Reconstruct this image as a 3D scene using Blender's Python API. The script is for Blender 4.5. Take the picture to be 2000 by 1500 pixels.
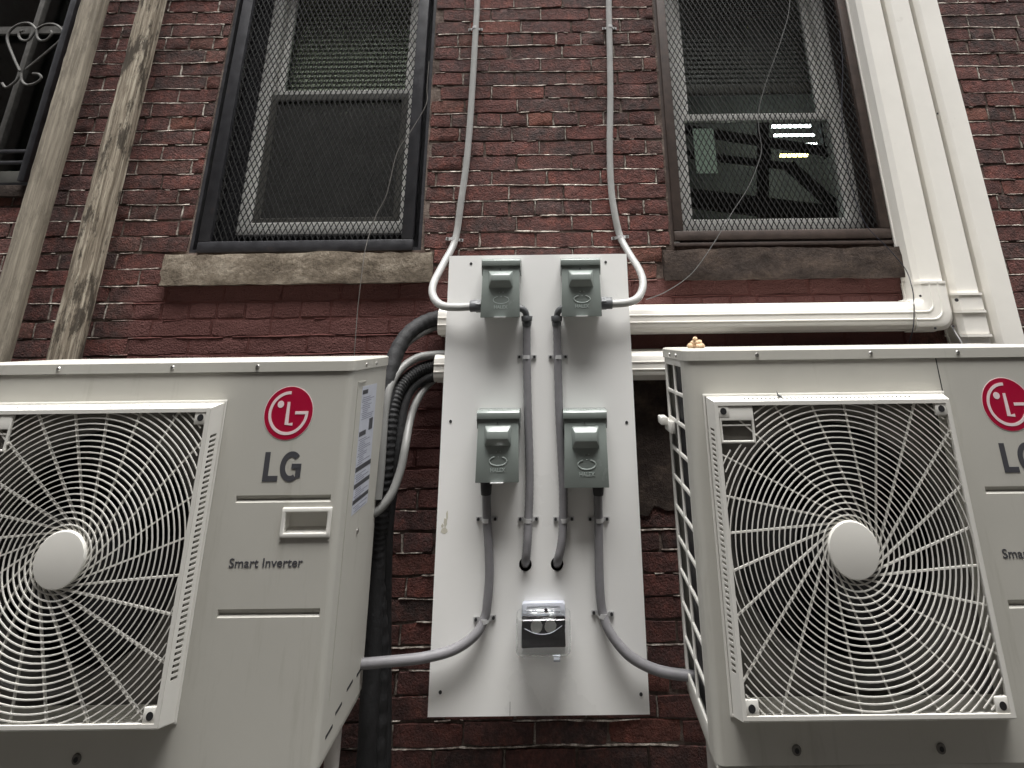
import bpy, bmesh, math, random
from mathutils import Vector, Matrix
random.seed(7)
for o in list(bpy.data.objects): bpy.data.objects.remove(o)
SC = bpy.context.scene
COL = SC.collection
PI = math.pi
rad = math.radians

# ------------------------------------------------------------------ camera
F, PPX, PPY = 1170.0, 1085.0, 240.0          # focal length and principal point in photo pixels (cropped wide-angle photo)
PITCH, ROLL = rad(19.7), rad(-0.7)
CAM = Vector((0, -2.28, 1.5))
RM = Matrix.Rotation(PI/2 + PITCH, 3, 'X') @ Matrix.Rotation(ROLL, 3, 'Z')
cd = bpy.data.cameras.new('camera'); cam = bpy.data.objects.new('camera', cd); COL.objects.link(cam)
cd.sensor_fit = 'HORIZONTAL'; cd.sensor_width = 36; cd.lens = F/2000*36
cd.shift_x = (1000-PPX)/2000; cd.shift_y = -(750-PPY)/2000
cd.clip_start = .05; cd.clip_end = 200
cam.matrix_world = Matrix.Translation(CAM) @ RM.to_4x4()
SC.camera = cam

def P(px, py, Y):
    """photo pixel -> point on the vertical plane y = Y"""
    d = RM @ Vector(((px-PPX)/F, -(py-PPY)/F, -1))
    return CAM + d*((Y-CAM.y)/d.y)
def PROJ(p):
    q = RM.transposed() @ (Vector(p)-CAM)
    return PPX+F*q.x/-q.z, PPY-F*q.y/-q.z

# ------------------------------------------------------------------ world, sun, exposure
SUN_EL, SUN_AZ = rad(78), rad(170)            # high, behind the camera, hazy overcast
w = bpy.data.worlds.new('World'); SC.world = w; w.use_nodes = True
nt = w.node_tree; nt.nodes.clear()
sky = nt.nodes.new('ShaderNodeTexSky'); sky.sky_type = 'NISHITA'; sky.sun_disc = False
sky.sun_elevation = SUN_EL; sky.sun_rotation = SUN_AZ; sky.air_density = 1.0; sky.dust_density = 4.0; sky.ozone_density = 1.0
hs = nt.nodes.new('ShaderNodeHueSaturation'); hs.inputs['Saturation'].default_value = .12
bg = nt.nodes.new('ShaderNodeBackground'); bg.inputs['Strength'].default_value = .085
wo = nt.nodes.new('ShaderNodeOutputWorld')
nt.links.new(sky.outputs[0], hs.inputs['Color']); nt.links.new(hs.outputs[0], bg.inputs[0]); nt.links.new(bg.outputs[0], wo.inputs[0])
sl = bpy.data.lights.new('sun', 'SUN'); sun = bpy.data.objects.new('sun', sl); COL.objects.link(sun)
sl.energy = 1.5; sl.angle = rad(40); sl.color = (1, .985, .955)
sdir = Vector((math.cos(SUN_EL)*math.sin(SUN_AZ), math.cos(SUN_EL)*math.cos(SUN_AZ), math.sin(SUN_EL)))
sun.rotation_euler = sdir.to_track_quat('Z', 'Y').to_euler()
vs = SC.view_settings; vs.view_transform = 'Standard'; vs.look = 'None'; vs.exposure = 2.22; vs.gamma = 1; vs.use_curve_mapping = False
SC.render.resolution_x = 1024; SC.render.resolution_y = 768

# ------------------------------------------------------------------ materials
def nn(t, kind, **kw):
    n = t.nodes.new(kind)
    for k, v in kw.items(): setattr(n, k, v)
    return n
def base(name):
    m = bpy.data.materials.new(name); m.use_nodes = True
    t = m.node_tree; return m, t, t.nodes['Principled BSDF']
def mixc(t, a, b, f, mode='MIX'):
    x = nn(t, 'ShaderNodeMix', data_type='RGBA', blend_type=mode)
    for s, v in ((0, f), (6, a), (7, b)):
        if hasattr(v, 'is_linked') or hasattr(v, 'links'): t.links.new(v, x.inputs[s])
        else: x.inputs[s].default_value = v if s == 0 else (*v, 1)
    return x.outputs[2]
def noise(t, scale, detail=4, rough=.6, vec=None, stretch=None):
    n = nn(t, 'ShaderNodeTexNoise'); n.inputs['Scale'].default_value = scale; n.inputs['Detail'].default_value = detail; n.inputs['Roughness'].default_value = rough
    if vec is None:
        g = nn(t, 'ShaderNodeNewGeometry'); vec = g.outputs['Position']
    if stretch:
        mp = nn(t, 'ShaderNodeMapping'); mp.inputs['Scale'].default_value = stretch
        t.links.new(vec, mp.inputs['Vector']); vec = mp.outputs[0]
    t.links.new(vec, n.inputs['Vector']); return n.outputs['Fac']
def ramp(t, fac, stops):
    r = nn(t, 'ShaderNodeValToRGB'); el = r.color_ramp.elements
    while len(el) > 1: el.remove(el[-1])
    el[0].position = stops[0][0]; c = stops[0][1]; el[0].color = (*c, 1) if len(c) == 3 else c
    for p, c in stops[1:]:
        e = el.new(p); e.color = (*c, 1)
    t.links.new(fac, r.inputs[0]); return r.outputs[0]
def g3(v): return (v, v, v)
def bump(t, b, h, strength, dist=.002):
    x = nn(t, 'ShaderNodeBump'); x.inputs['Strength'].default_value = strength; x.inputs['Distance'].default_value = dist
    t.links.new(h, x.inputs['Height']); t.links.new(x.outputs[0], b.inputs['Normal'])
def simple(name, col, rough=.5, metal=0, var=.12, vscale=14, bmp=0, bscale=200, dirt=None, spec=.5, stretch=None):
    m, t, b = base(name)
    b.inputs['Roughness'].default_value = rough; b.inputs['Metallic'].default_value = metal; b.inputs['Specular IOR Level'].default_value = spec
    f = noise(t, vscale, 5, .65, stretch=stretch)
    lo = tuple(c*(1-var) for c in col); hi = tuple(min(1, c*(1+var)) for c in col)
    c = ramp(t, f, [(.3, lo), (.7, hi)])
    if dirt:
        f2 = noise(t, dirt[1], 6, .7, stretch=dirt[3] if len(dirt) > 3 else None)
        k = ramp(t, f2, [(dirt[2], g3(0)), (min(1, dirt[2]+.22), g3(.65))])
        c = mixc(t, c, dirt[0], k)
    t.links.new(c, b.inputs['Base Color'])
    rr = ramp(t, f, [(.3, g3(max(0, rough-.06))), (.7, g3(min(1, rough+.08)))])
    t.links.new(rr, b.inputs['Roughness'])
    if bmp: bump(t, b, noise(t, bscale, 4, .6, stretch=stretch), bmp)
    return m
PAINT = (.112, .046, .041)
def paint_mask(t):
    """wall paint below the sills: a band with a ragged upper edge"""
    g = nn(t, 'ShaderNodeNewGeometry'); s = nn(t, 'ShaderNodeSeparateXYZ'); t.links.new(g.outputs['Position'], s.inputs[0])
    n = noise(t, 9, 4, .6)
    def step(sock, edge, width, inv=False, jit=0):
        a = nn(t, 'ShaderNodeMath', operation='MULTIPLY_ADD'); t.links.new(n, a.inputs[0]); a.inputs[1].default_value = jit; t.links.new(sock, a.inputs[2])
        r = nn(t, 'ShaderNodeMapRange'); r.inputs[1].default_value = edge-width; r.inputs[2].default_value = edge+width
        r.inputs[3].default_value = 1 if inv else 0; r.inputs[4].default_value = 0 if inv else 1
        t.links.new(a.outputs[0], r.inputs[0]); return r.outputs[0]
    z1 = step(s.outputs['Z'], 1.715, .006, True, .03); z0 = step(s.outputs['Z'], 1.10, .05, False, .12)
    x0 = step(s.outputs['X'], -1.62, .03, False, -.12); x1 = step(s.outputs['X'], 1.30, .03, True, .05)
    cur = z1
    for k in (z0, x0, x1):
        m_ = nn(t, 'ShaderNodeMath', operation='MULTIPLY'); t.links.new(cur, m_.inputs[0]); t.links.new(k, m_.inputs[1]); cur = m_.outputs[0]
    return cur
M = {}
def stonemat0(name):
    m, t, b = base(name)
    c = ramp(t, noise(t, 22, 6, .75), [(.34, (.06, .044, .038)), (.47, (.17, .138, .12)), (.56, (.40, .355, .31)), (.70, (.74, .70, .63))])
    c = mixc(t, c, PAINT, paint_mask(t))
    t.links.new(c, b.inputs['Base Color']); b.inputs['Roughness'].default_value = .95; b.inputs['Specular IOR Level'].default_value = .2
    bump(t, b, noise(t, 120, 5, .7), .6, .003); return m
M['ac'] = simple('cream_painted_steel', (.47, .458, .415), .42, var=.035, vscale=3, bmp=.08, bscale=500, spec=.12, dirt=((.34, .32, .275), 22, .57, (1, 1, .10)))
M['ac_plastic'] = simple('cream_plastic', (.68, .665, .62), .5, var=.03, vscale=6, spec=.2, dirt=((.42, .39, .33), 30, .66))
M['mouth'] = simple('mouth_dark_grey', (.085, .08, .072), .55, var=.15)
M['shroud'] = simple('shroud_grey', (.135, .126, .112), .6, var=.15, vscale=10, dirt=((.08, .07, .06), 12, .5))
M['black'] = simple('dark_interior', (.012, .012, .014), .7, var=.3)
M['board'] = simple('white_board', (.88, .875, .855), .3, var=.02, vscale=2.5, bmp=.04, bscale=300, dirt=((.70, .67, .60), 5, .70))
M['duct'] = simple('white_vinyl_duct', (.82, .795, .74), .4, var=.03, vscale=5, dirt=((.50, .46, .40), 9, .64))
M['box'] = simple('grey_green_enamel', (.22, .248, .232), .2, var=.05, vscale=10, bmp=.05, bscale=400)
M['box_worn'] = simple('worn_enamel_edge', (.33, .37, .35), .3, var=.08)  # paler enamel: highlights on the embossing painted into the colour
M['bead'] = stonemat0('pale_lime_bead')
M['conduit'] = simple('grey_pvc_conduit', (.33, .33, .32), .42, var=.08, vscale=30)
M['conduit_dark'] = simple('slate_pvc_conduit', (.20, .195, .205), .45, var=.10, vscale=30)
M['fitting'] = simple('dark_grey_fitting', (.10, .105, .11), .45, var=.1)
M['fit_black'] = simple('black_fitting', (.02, .019, .021), .5, var=.2)
M['zinc'] = simple('zinc_plated', (.62, .62, .62), .35, metal=.35, var=.12, vscale=60)
M['screw'] = simple('screw_metal', (.45, .44, .42), .3, metal=.9, var=.2, vscale=80)
M['darkscrew'] = simple('blackened_screw', (.03, .03, .032), .5, var=.2)
M['iron'] = simple('black_iron', (.028, .028, .032), .45, var=.3, vscale=25, bmp=.3, bscale=120, dirt=((.09, .055, .04), 18, .62))
M['rust'] = simple('rusty_brown_iron', (.05, .034, .028), .6, var=.35, vscale=30, bmp=.4, bscale=120, dirt=((.14, .07, .045), 20, .6))
M['mesh'] = simple('black_expanded_metal', (.013, .013, .013), .5, var=.3, dirt=((.06, .042, .032), 14, .66))
M['oldiron'] = simple('pale_flaking_iron', (.085, .082, .076), .55, var=.35, vscale=40, dirt=((.04, .035, .03), 30, .52))
M['winwhite'] = simple('white_vinyl_window', (.86, .85, .82), .4, var=.05, dirt=((.60, .55, .48), 12, .66))
M['wingrey'] = simple('grey_screen_frame', (.10, .098, .088), .5, var=.15)
M['blind'] = simple('blind_slat', (.62, .64, .50), .5, var=.12)
M['blind_dk'] = simple('blind_slat_tan', (.17, .15, .135), .5, var=.12)
M['paper'] = simple('pale_green_paper', (.55, .64, .55), .8, var=.05)
M['red'] = simple('badge_crimson', (.37, .004, .035), .35, var=.03)
M['pinkwhite'] = simple('badge_white', (.80, .66, .66), .4, var=.02)
M['charcoal'] = simple('charcoal_print', (.06, .06, .068), .5, var=.05)
M['labelwhite'] = simple('label_silver', (.50, .52, .58), .5, var=.08, vscale=60)
M['labelgrey'] = simple('label_grey_print', (.24, .25, .31), .5, var=.3, vscale=200)
M['foam'] = simple('black_foam_insulation', (.013, .013, .014), .7, var=.5, vscale=50, bmp=1.0, bscale=90)
M['cable'] = simple('grey_cable', (.11, .11, .107), .45, var=.1)
M['cablelight'] = simple('pale_grey_cable', (.19, .19, .183), .45, var=.1)
M['wire'] = simple('thin_wire', (.13, .12, .11), .6, var=.3)
M['wireblack'] = simple('black_wire', (.012, .012, .02), .5, var=.3)
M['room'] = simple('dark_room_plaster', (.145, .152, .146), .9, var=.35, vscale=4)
M['beam'] = simple('dark_steel_beam', (.008, .009, .009), .6, var=.3)
M['crumb'] = simple('tan_crumb', (.62, .44, .28), .9, var=.25, vscale=120, bmp=.6, bscale=300)
M['feather'] = simple('grey_feather', (.16, .17, .18), .8, var=.3, vscale=150)
M['ground'] = simple('concrete_ground', (.085, .082, .076), .9, var=.2, vscale=3, bmp=.4, bscale=60, dirt=((.07, .065, .06), 2, .5))
M['opp'] = simple('opposite_brick', (.075, .06, .052), .9, var=.2, vscale=2)
M['oppglass'] = simple('opposite_glass', (.03, .035, .04), .1, var=.2)
M['standwhite'] = simple('stand_enamel', (.55, .52, .49), .5, var=.08, dirt=((.30, .24, .20), 10, .6))
M['fan'] = simple('fan_plastic', (.02, .02, .022), .5, var=.2)
M['socket'] = simple('grey_socket', (.30, .295, .285), .5, var=.1)
M['coil'] = simple('coil_fins', (.03, .03, .034), .5, metal=.3, var=.4, vscale=80)

def emis(name, col, s):
    m, t, b = base(name); b.inputs['Base Color'].default_value = (*col, 1)
    b.inputs['Emission Color'].default_value = (*col, 1); b.inputs['Emission Strength'].default_value = s; return m
M['tube_white'] = emis('lit_tube_white', (.92, 1, .98), 5.0)
M['tube_yellow'] = emis('lit_tube_yellow', (1, .86, .32), 4.0)
def glassy(name, tint=(1, 1, 1), rough=0.0, ior=1.45):
    m, t, b = base(name); b.inputs['Base Color'].default_value = (*tint, 1); b.inputs['Roughness'].default_value = rough
    b.inputs['Transmission Weight'].default_value = 1; b.inputs['IOR'].default_value = ior; return m
def paneglass(name, tint):
    m, t, b = base(name); out = t.nodes['Material Output']; t.nodes.remove(b)
    tr = nn(t, 'ShaderNodeBsdfTransparent'); tr.inputs[0].default_value = (*tint, 1); gl = nn(t, 'ShaderNodeBsdfGlossy'); gl.inputs['Roughness'].default_value = .015
    lw = nn(t, 'ShaderNodeLayerWeight'); lw.inputs[0].default_value = .5; mx = nn(t, 'ShaderNodeMixShader')
    pw_ = nn(t, 'ShaderNodeMath', operation='POWER'); t.links.new(lw.outputs['Facing'], pw_.inputs[0]); pw_.inputs[1].default_value = 4
    fr = nn(t, 'ShaderNodeMath', operation='MULTIPLY_ADD'); t.links.new(pw_.outputs[0], fr.inputs[0]); fr.inputs[1].default_value = .93; fr.inputs[2].default_value = .045
    t.links.new(fr.outputs[0], mx.inputs[0]); t.links.new(tr.outputs[0], mx.inputs[1]); t.links.new(gl.outputs[0], mx.inputs[2]); t.links.new(mx.outputs[0], out.inputs[0]); return m
M['glass'] = paneglass('window_glass', (.93, .96, .95))
M['clear'] = glassy('clear_polycarbonate', (.97, .98, .98), .03, 1.3)
def screenmat():
    m, t, b = base('insect_screen'); b.inputs['Base Color'].default_value = (.05, .05, .047, 1); b.inputs['Roughness'].default_value = .7
    b.inputs['Alpha'].default_value = .8; return m
M['screen'] = screenmat()

def brickmat(name, island):
    m, t, b = base(name)
    if island:
        g = nn(t, 'ShaderNodeNewGeometry'); r = g.outputs['Random Per Island']
    else:
        oi = nn(t, 'ShaderNodeObjectInfo'); r = oi.outputs['Random']
    c = ramp(t, r, [(0, (.060, .040, .038)), (.2, (.098, .041, .037)), (.45, (.140, .044, .037)), (.62, (.185, .050, .040)), (.74, (.105, .053, .053)), (.86, (.23, .066, .044)), (.93, (.080, .056, .056)), (1, (.26, .088, .054))])
    mot = ramp(t, noise(t, 19, 7, .74), [(.36, (.030, .025, .025)), (.46, (.072, .046, .041)), (.55, (.120, .056, .048)), (.64, (.19, .072, .054)), (.74, (.27, .12, .08))])
    c = mixc(t, c, mot, .6)
    grime = ramp(t, noise(t, 1.7, 5, .6), [(.36, g3(.62)), (.64, g3(1.15))])
    c = mixc(t, c, grime, 1.0, 'MULTIPLY')
    fine = ramp(t, noise(t, 60, 7, .78), [(.30, g3(.5)), (.5, g3(1.0)), (.74, g3(1.9))])
    c = mixc(t, c, fine, .85, 'MULTIPLY')
    smear = ramp(t, noise(t, 24, 7, .75, stretch=(1, 1, 1.6)), [(.60, g3(0)), (.78, g3(.6))])
    c = mixc(t, c, (.16, .115, .095), smear)
    c = mixc(t, c, PAINT, paint_mask(t))
    t.links.new(c, b.inputs['Base Color']); b.inputs['Roughness'].default_value = .82; b.inputs['Specular IOR Level'].default_value = .3
    h = nn(t, 'ShaderNodeMath', operation='MULTIPLY_ADD'); t.links.new(noise(t, 45, 6, .7), h.inputs[0]); h.inputs[1].default_value = 1.2; t.links.new(noise(t, 160, 3, .6), h.inputs[2])
    bump(t, b, h.outputs[0], 1.0, .006); return m
M['brick'] = brickmat('old_red_brick', False); M['brick_i'] = brickmat('old_red_brick_field', True)
def mortarmat():
    m, t, b = base('lime_mortar')
    c = ramp(t, noise(t, 7, 6, .7), [(.30, (.055, .040, .034)), (.47, (.105, .078, .066)), (.60, (.22, .175, .15)), (.74, (.46, .40, .35))])
    c = mixc(t, c, ramp(t, noise(t, 90, 4, .6), [(.3, g3(.6)), (.7, g3(1.15))]), .7, 'MULTIPLY')
    c = mixc(t, c, PAINT, paint_mask(t))
    t.links.new(c, b.inputs['Base Color']); b.inputs['Roughness'].default_value = .95; b.inputs['Specular IOR Level'].default_value = .2
    bump(t, b, noise(t, 70, 6, .75), .9, .006); return m
M['mortar'] = mortarmat()
def stonemat(name, a, b_, c_):
    m, t, b = base(name)
    c = ramp(t, noise(t, 8, 7, .72, stretch=(1, 1, 1.8)), [(.30, a), (.5, b_), (.70, c_)])
    c = mixc(t, c, ramp(t, noise(t, 60, 5, .7), [(.3, g3(.6)), (.7, g3(1.2))]), .8, 'MULTIPLY')
    t.links.new(c, b.inputs['Base Color']); b.inputs['Roughness'].default_value = .92; b.inputs['Specular IOR Level'].default_value = .2
    bump(t, b, noise(t, 40, 7, .75), 1.0, .008); return m
M['sill_l'] = stonemat('weathered_buff_stone', (.085, .068, .052), (.215, .178, .138), (.42, .37, .30))
M['sill_r'] = stonemat('sooty_brownstone', (.032, .025, .022), (.062, .047, .040), (.115, .085, .068))
def woodmat(name, a, b_, c_, rot):
    m, t, b = base(name)
    g = ramp(t, noise(t, 75, 6, .75, stretch=(1, 1, .04)), [(.36, a), (.5, b_), (.62, c_)])
    blot = ramp(t, noise(t, 22, 7, .75, stretch=(1, 1, .30)), [(.50, g3(0)), (.58, g3(rot))])
    c = mixc(t, g, (.055, .045, .036), blot)
    t.links.new(c, b.inputs['Base Color']); b.inputs['Roughness'].default_value = .88; b.inputs['Specular IOR Level'].default_value = .2
    bump(t, b, noise(t, 70, 5, .7, stretch=(1, 1, .05)), .9, .004); return m
M['wood1'] = woodmat('weathered_grey_timber', (.19, .165, .13), (.27, .238, .19), (.37, .33, .265), .3)
M['wood2'] = woodmat('rotting_flaking_timber', (.10, .08, .06), (.26, .22, .17), (.50, .45, .36), .9)

# ------------------------------------------------------------------ mesh helpers
class MB:
    def __init__(s): s.v = []; s.f = []
    def add(s, vs, fs):
        k = len(s.v); s.v += [Vector(v) for v in vs]; s.f += [tuple(i+k for i in f) for f in fs]; return s
    def box(s, x0, x1, y0, y1, z0, z1):
        return s.add([(x0,y0,z0),(x1,y0,z0),(x1,y1,z0),(x0,y1,z0),(x0,y0,z1),(x1,y0,z1),(x1,y1,z1),(x0,y1,z1)],
                     [(0,3,2,1),(4,5,6,7),(0,1,5,4),(1,2,6,5),(2,3,7,6),(3,0,4,7)])
    def cyl(s, c, ax, r, h, n=16, r2=None):
        """cylinder from c along unit axis ax"""
        c = Vector(c); ax = Vector(ax).normalized(); u = ax.orthogonal().normalized(); w_ = ax.cross(u); r2 = r if r2 is None else r2
        vs = [c+(u*math.cos(2*PI*i/n)+w_*math.sin(2*PI*i/n))*r for i in range(n)] + [c+ax*h+(u*math.cos(2*PI*i/n)+w_*math.sin(2*PI*i/n))*r2 for i in range(n)]
        fs = [(i, (i+1) % n, n+(i+1) % n, n+i) for i in range(n)] + [tuple(range(n-1, -1, -1)), tuple(range(n, 2*n))]
        return s.add(vs, fs)
    def lathe(s, c, prof, n=48):
        """prof: (radius, y) around the y axis through c"""
        c = Vector(c); vs = []; fs = []; k = len(prof)
        for i in range(n):
            a = 2*PI*i/n
            for r, y in prof: vs.append((c.x+r*math.cos(a), c.y+y, c.z+r*math.sin(a)))
        for i in range(n):
            j = (i+1) % n
            for q in range(k-1): fs.append((i*k+q, j*k+q, j*k+q+1, i*k+q+1))
        return s.add(vs, fs)
    def tube(s, pts, r, n=12, sub=6, closed=False, rf=None, cap=True):
        pts = [Vector(p) for p in pts]
        if sub > 1 and len(pts) > 2:
            q = []
            for i in range(len(pts)-1):
                p0 = pts[max(i-1, 0)]; p1 = pts[i]; p2 = pts[i+1]; p3 = pts[min(i+2, len(pts)-1)]
                for k in range(sub):
                    t = k/sub
                    q.append(.5*((2*p1)+(p2-p0)*t+(2*p0-5*p1+4*p2-p3)*t*t+(3*p1-p0-3*p2+p3)*t**3))
            q.append(pts[-1]); pts = q
        vs = []; fs = []; u = None; N = len(pts)
        for i, p in enumerate(pts):
            d = (pts[min(i+1, N-1)]-pts[max(i-1, 0)]).normalized()
            if u is None: u = d.orthogonal().normalized()
            u = (u-d*u.dot(d)).normalized(); w_ = d.cross(u)
            rr = r*(rf(i) if rf else 1)
            for k in range(n):
                a = 2*PI*k/n; vs.append(p+(u*math.cos(a)+w_*math.sin(a))*rr)
        for i in range(N-1):
            for k in range(n): fs.append((i*n+k, i*n+(k+1) % n, (i+1)*n+(k+1) % n, (i+1)*n+k))
        if cap: fs.append(tuple(range(n-1, -1, -1))); fs.append(tuple(range((N-1)*n, N*n)))
        return s.add(vs, fs)
    def bar(s, a, b, wx, wy, up=(0, -1, 0)):
        """straight bar a->b, width wx across, wy along up"""
        a = Vector(a); b = Vector(b); d = (b-a).normalized(); n_ = Vector(up); n_ = (n_-d*n_.dot(d)).normalized(); t = d.cross(n_)
        vs = [e+t*sx*wx/2+n_*sy*wy/2 for e in (a, b) for sx, sy in ((-1,-1),(1,-1),(1,1),(-1,1))]
        return s.add(vs, [(0,1,2,3),(7,6,5,4),(0,4,5,1),(1,5,6,2),(2,6,7,3),(3,7,4,0)])
    def poly(s, pts, y0, y1):
        """closed outline (x,z) extruded from y0 to y1"""
        n = len(pts)
        return s.add([(x, y0, z) for x, z in pts]+[(x, y1, z) for x, z in pts],
                     [tuple(range(n)), tuple(range(2*n-1, n-1, -1))]+[(i, n+i, n+(i+1) % n, (i+1) % n) for i in range(n)])
    def plate(s, xs, zs, holes, y0, y1):
        """plate in xz between y0 and y1 with rectangular holes cut out on the grid xs, zs"""
        xs = sorted(set(round(x, 5) for x in xs)); zs = sorted(set(round(z, 5) for z in zs))
        def inh(i, j):
            if i < 0 or j < 0 or i >= len(xs)-1 or j >= len(zs)-1: return True
            cx = (xs[i]+xs[i+1])/2; cz = (zs[j]+zs[j+1])/2
            return any(a < cx < b and c < cz < d for a, b, c, d in holes)
        for i in range(len(xs)-1):
            for j in range(len(zs)-1):
                if inh(i, j): continue
                a, b, c, d = xs[i], xs[i+1], zs[j], zs[j+1]
                s.add([(a,y0,c),(b,y0,c),(b,y0,d),(a,y0,d)], [(0,1,2,3)]); s.add([(a,y1,c),(b,y1,c),(b,y1,d),(a,y1,d)], [(3,2,1,0)])
                if inh(i-1, j): s.add([(a,y0,c),(a,y0,d),(a,y1,d),(a,y1,c)], [(0,1,2,3)])
                if inh(i+1, j): s.add([(b,y0,c),(b,y1,c),(b,y1,d),(b,y0,d)], [(0,1,2,3)])
                if inh(i, j-1): s.add([(a,y0,c),(a,y1,c),(b,y1,c),(b,y0,c)], [(0,1,2,3)])
                if inh(i, j+1): s.add([(a,y0,d),(b,y0,d),(b,y1,d),(a,y1,d)], [(0,1,2,3)])
        return s
    def roundhole(s, x0, x1, z0, z1, r, y0, y1, n=32, cx=None, cz=None):
        """rectangular plate with one round hole"""
        cx = (x0+x1)/2 if cx is None else cx; cz = (z0+z1)/2 if cz is None else cz
        vs = []; fs = []
        for i in range(n):
            a = 2*PI*(i+.5)/n; c, q = math.cos(a), math.sin(a)
            tx = ((x1-cx) if c > 0 else (x0-cx))/c if abs(c) > 1e-6 else 1e9; tz = ((z1-cz) if q > 0 else (z0-cz))/q if abs(q) > 1e-6 else 1e9
            k = min(tx, tz); ox, oz = cx+c*k, cz+q*k
            vs += [(ox, y0, oz), (cx+c*r, y0, cz+q*r), (cx+c*r, y1, cz+q*r), (ox, y1, oz)]
        for i in range(n):
            j = (i+1) % n
            fs += [(4*i, 4*j, 4*j+1, 4*i+1), (4*i+1, 4*j+1, 4*j+2, 4*i+2), (4*i+2, 4*j+2, 4*j+3, 4*i+3)]
        k = len(s.v); s.add(vs, fs)
        # corner fillers
        for sx, sz, X, Z in ((1,1,x1,z1),(-1,1,x0,z1),(-1,-1,x0,z0),(1,-1,x1,z0)):
            for i in range(n):
                j = (i+1) % n; a = vs[4*i]; b = vs[4*j]
                on = lambda p, q: (abs(p[0]-X) < 1e-6 and abs(q[2]-Z) < 1e-6 and abs(p[2]-Z) > 1e-6 and abs(q[0]-X) > 1e-6)
                if on(a, b) or on(b, a):
                    s.add([a, b, (X, y0, Z)], [(0, 1, 2)]); s.add([(a[0],y1,a[2]), (b[0],y1,b[2]), (X, y1, Z)], [(0, 1, 2)])
        return s
    def mesh(s, name, mat, org=(0,0,0), bevel=0, seg=2, smooth=True, angle=38, merge=False):
        me = bpy.data.meshes.new(name); o = Vector(org)
        bm = bmesh.new(); vv = [bm.verts.new(v-o) for v in s.v]
        for f in s.f:
            try: bm.faces.new([vv[i] for i in f])
            except ValueError: pass
        if merge or bevel: bmesh.ops.remove_doubles(bm, verts=bm.verts, dist=1e-5)
        bmesh.ops.recalc_face_normals(bm, faces=bm.faces)
        if bevel:
            ed = [e for e in bm.edges if len(e.link_faces) == 2 and e.calc_face_angle(0) > rad(30)]
            bmesh.ops.bevel(bm, geom=ed, offset=bevel, segments=seg, profile=.5, affect='EDGES', clamp_overlap=True)
        bm.to_mesh(me); bm.free()
        if smooth:
            me.polygons.foreach_set('use_smooth', [True]*len(me.polygons)); me.set_sharp_from_angle(angle=rad(angle))
        me.materials.append(M[mat] if isinstance(mat, str) else mat)
        return me
    def build(s, name, mat, parent=None, **kw):
        org = Vector((0,0,0)); p = parent
        while p is not None: org = org+p.location; p = p.parent
        o = bpy.data.objects.new(name, s.mesh(name, mat, org, **kw)); COL.objects.link(o); o.parent = parent
        return o
def tag(o, label=None, cat=None, group=None, kind=None):
    for k, v in (('label', label), ('category', cat), ('group', group), ('kind', kind)):
        if v: o[k] = v
    return o
def thing(name, label, cat, loc=(0,0,0), group=None):
    o = bpy.data.objects.new(name, None); COL.objects.link(o); o.location = loc; o.empty_display_size = .1
    return tag(o, label, cat, group)
def text_mesh(name, body, size, mat, parent, x, y, z, depth=.0006, width=None, bold=0, align='LEFT'):
    """flat lettering facing -y; baseline start at x,z"""
    c = bpy.data.curves.new(name, 'FONT'); c.body = body; c.size = size; c.extrude = depth; c.offset = bold; c.align_x = align; c.resolution_u = 4
    t = bpy.data.objects.new(name, c); COL.objects.link(t); bpy.context.view_layer.update()
    me = bpy.data.meshes.new_from_object(t.evaluated_get(bpy.context.evaluated_depsgraph_get()))
    bpy.data.objects.remove(t); bpy.data.curves.remove(c)
    xs = [v.co.x for v in me.vertices]; k = width/(max(xs)-min(xs)) if width else 1
    mid = (max(xs)+min(xs))/2 if align == 'CENTER' else min(xs)
    org = Vector((0,0,0)); p = parent
    while p is not None: org = org+p.location; p = p.parent
    for v in me.vertices:
        a = v.co.copy(); v.co = Vector((x+(a.x-mid)*k, y-a.z, z+a.y))-org
    me.name = name; me.materials.append(M[mat]); o = bpy.data.objects.new(name, me); COL.objects.link(o); o.parent = parent; return o

# ------------------------------------------------------------------ ground, opposite side of the yard
tag(MB().box(-14, 14, -14, 8, -.3, 0).build('ground', 'ground'), kind='structure')
ob = thing('opposite_building', 'dark brick building across the narrow yard behind the viewer', 'building', (0, -3.1, 0))
MB().box(-9, 9, -5.1, -3.1, 0, 7.4).build('wall', 'opp', ob)
for i in range(5):
    for j in range(2):
        x = -6.4+3.2*i; z = .9+1.95*j
        MB().box(x-.5, x+.5, -3.15, -3.096, z, z+1.5).build('window', 'oppglass', ob)

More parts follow.
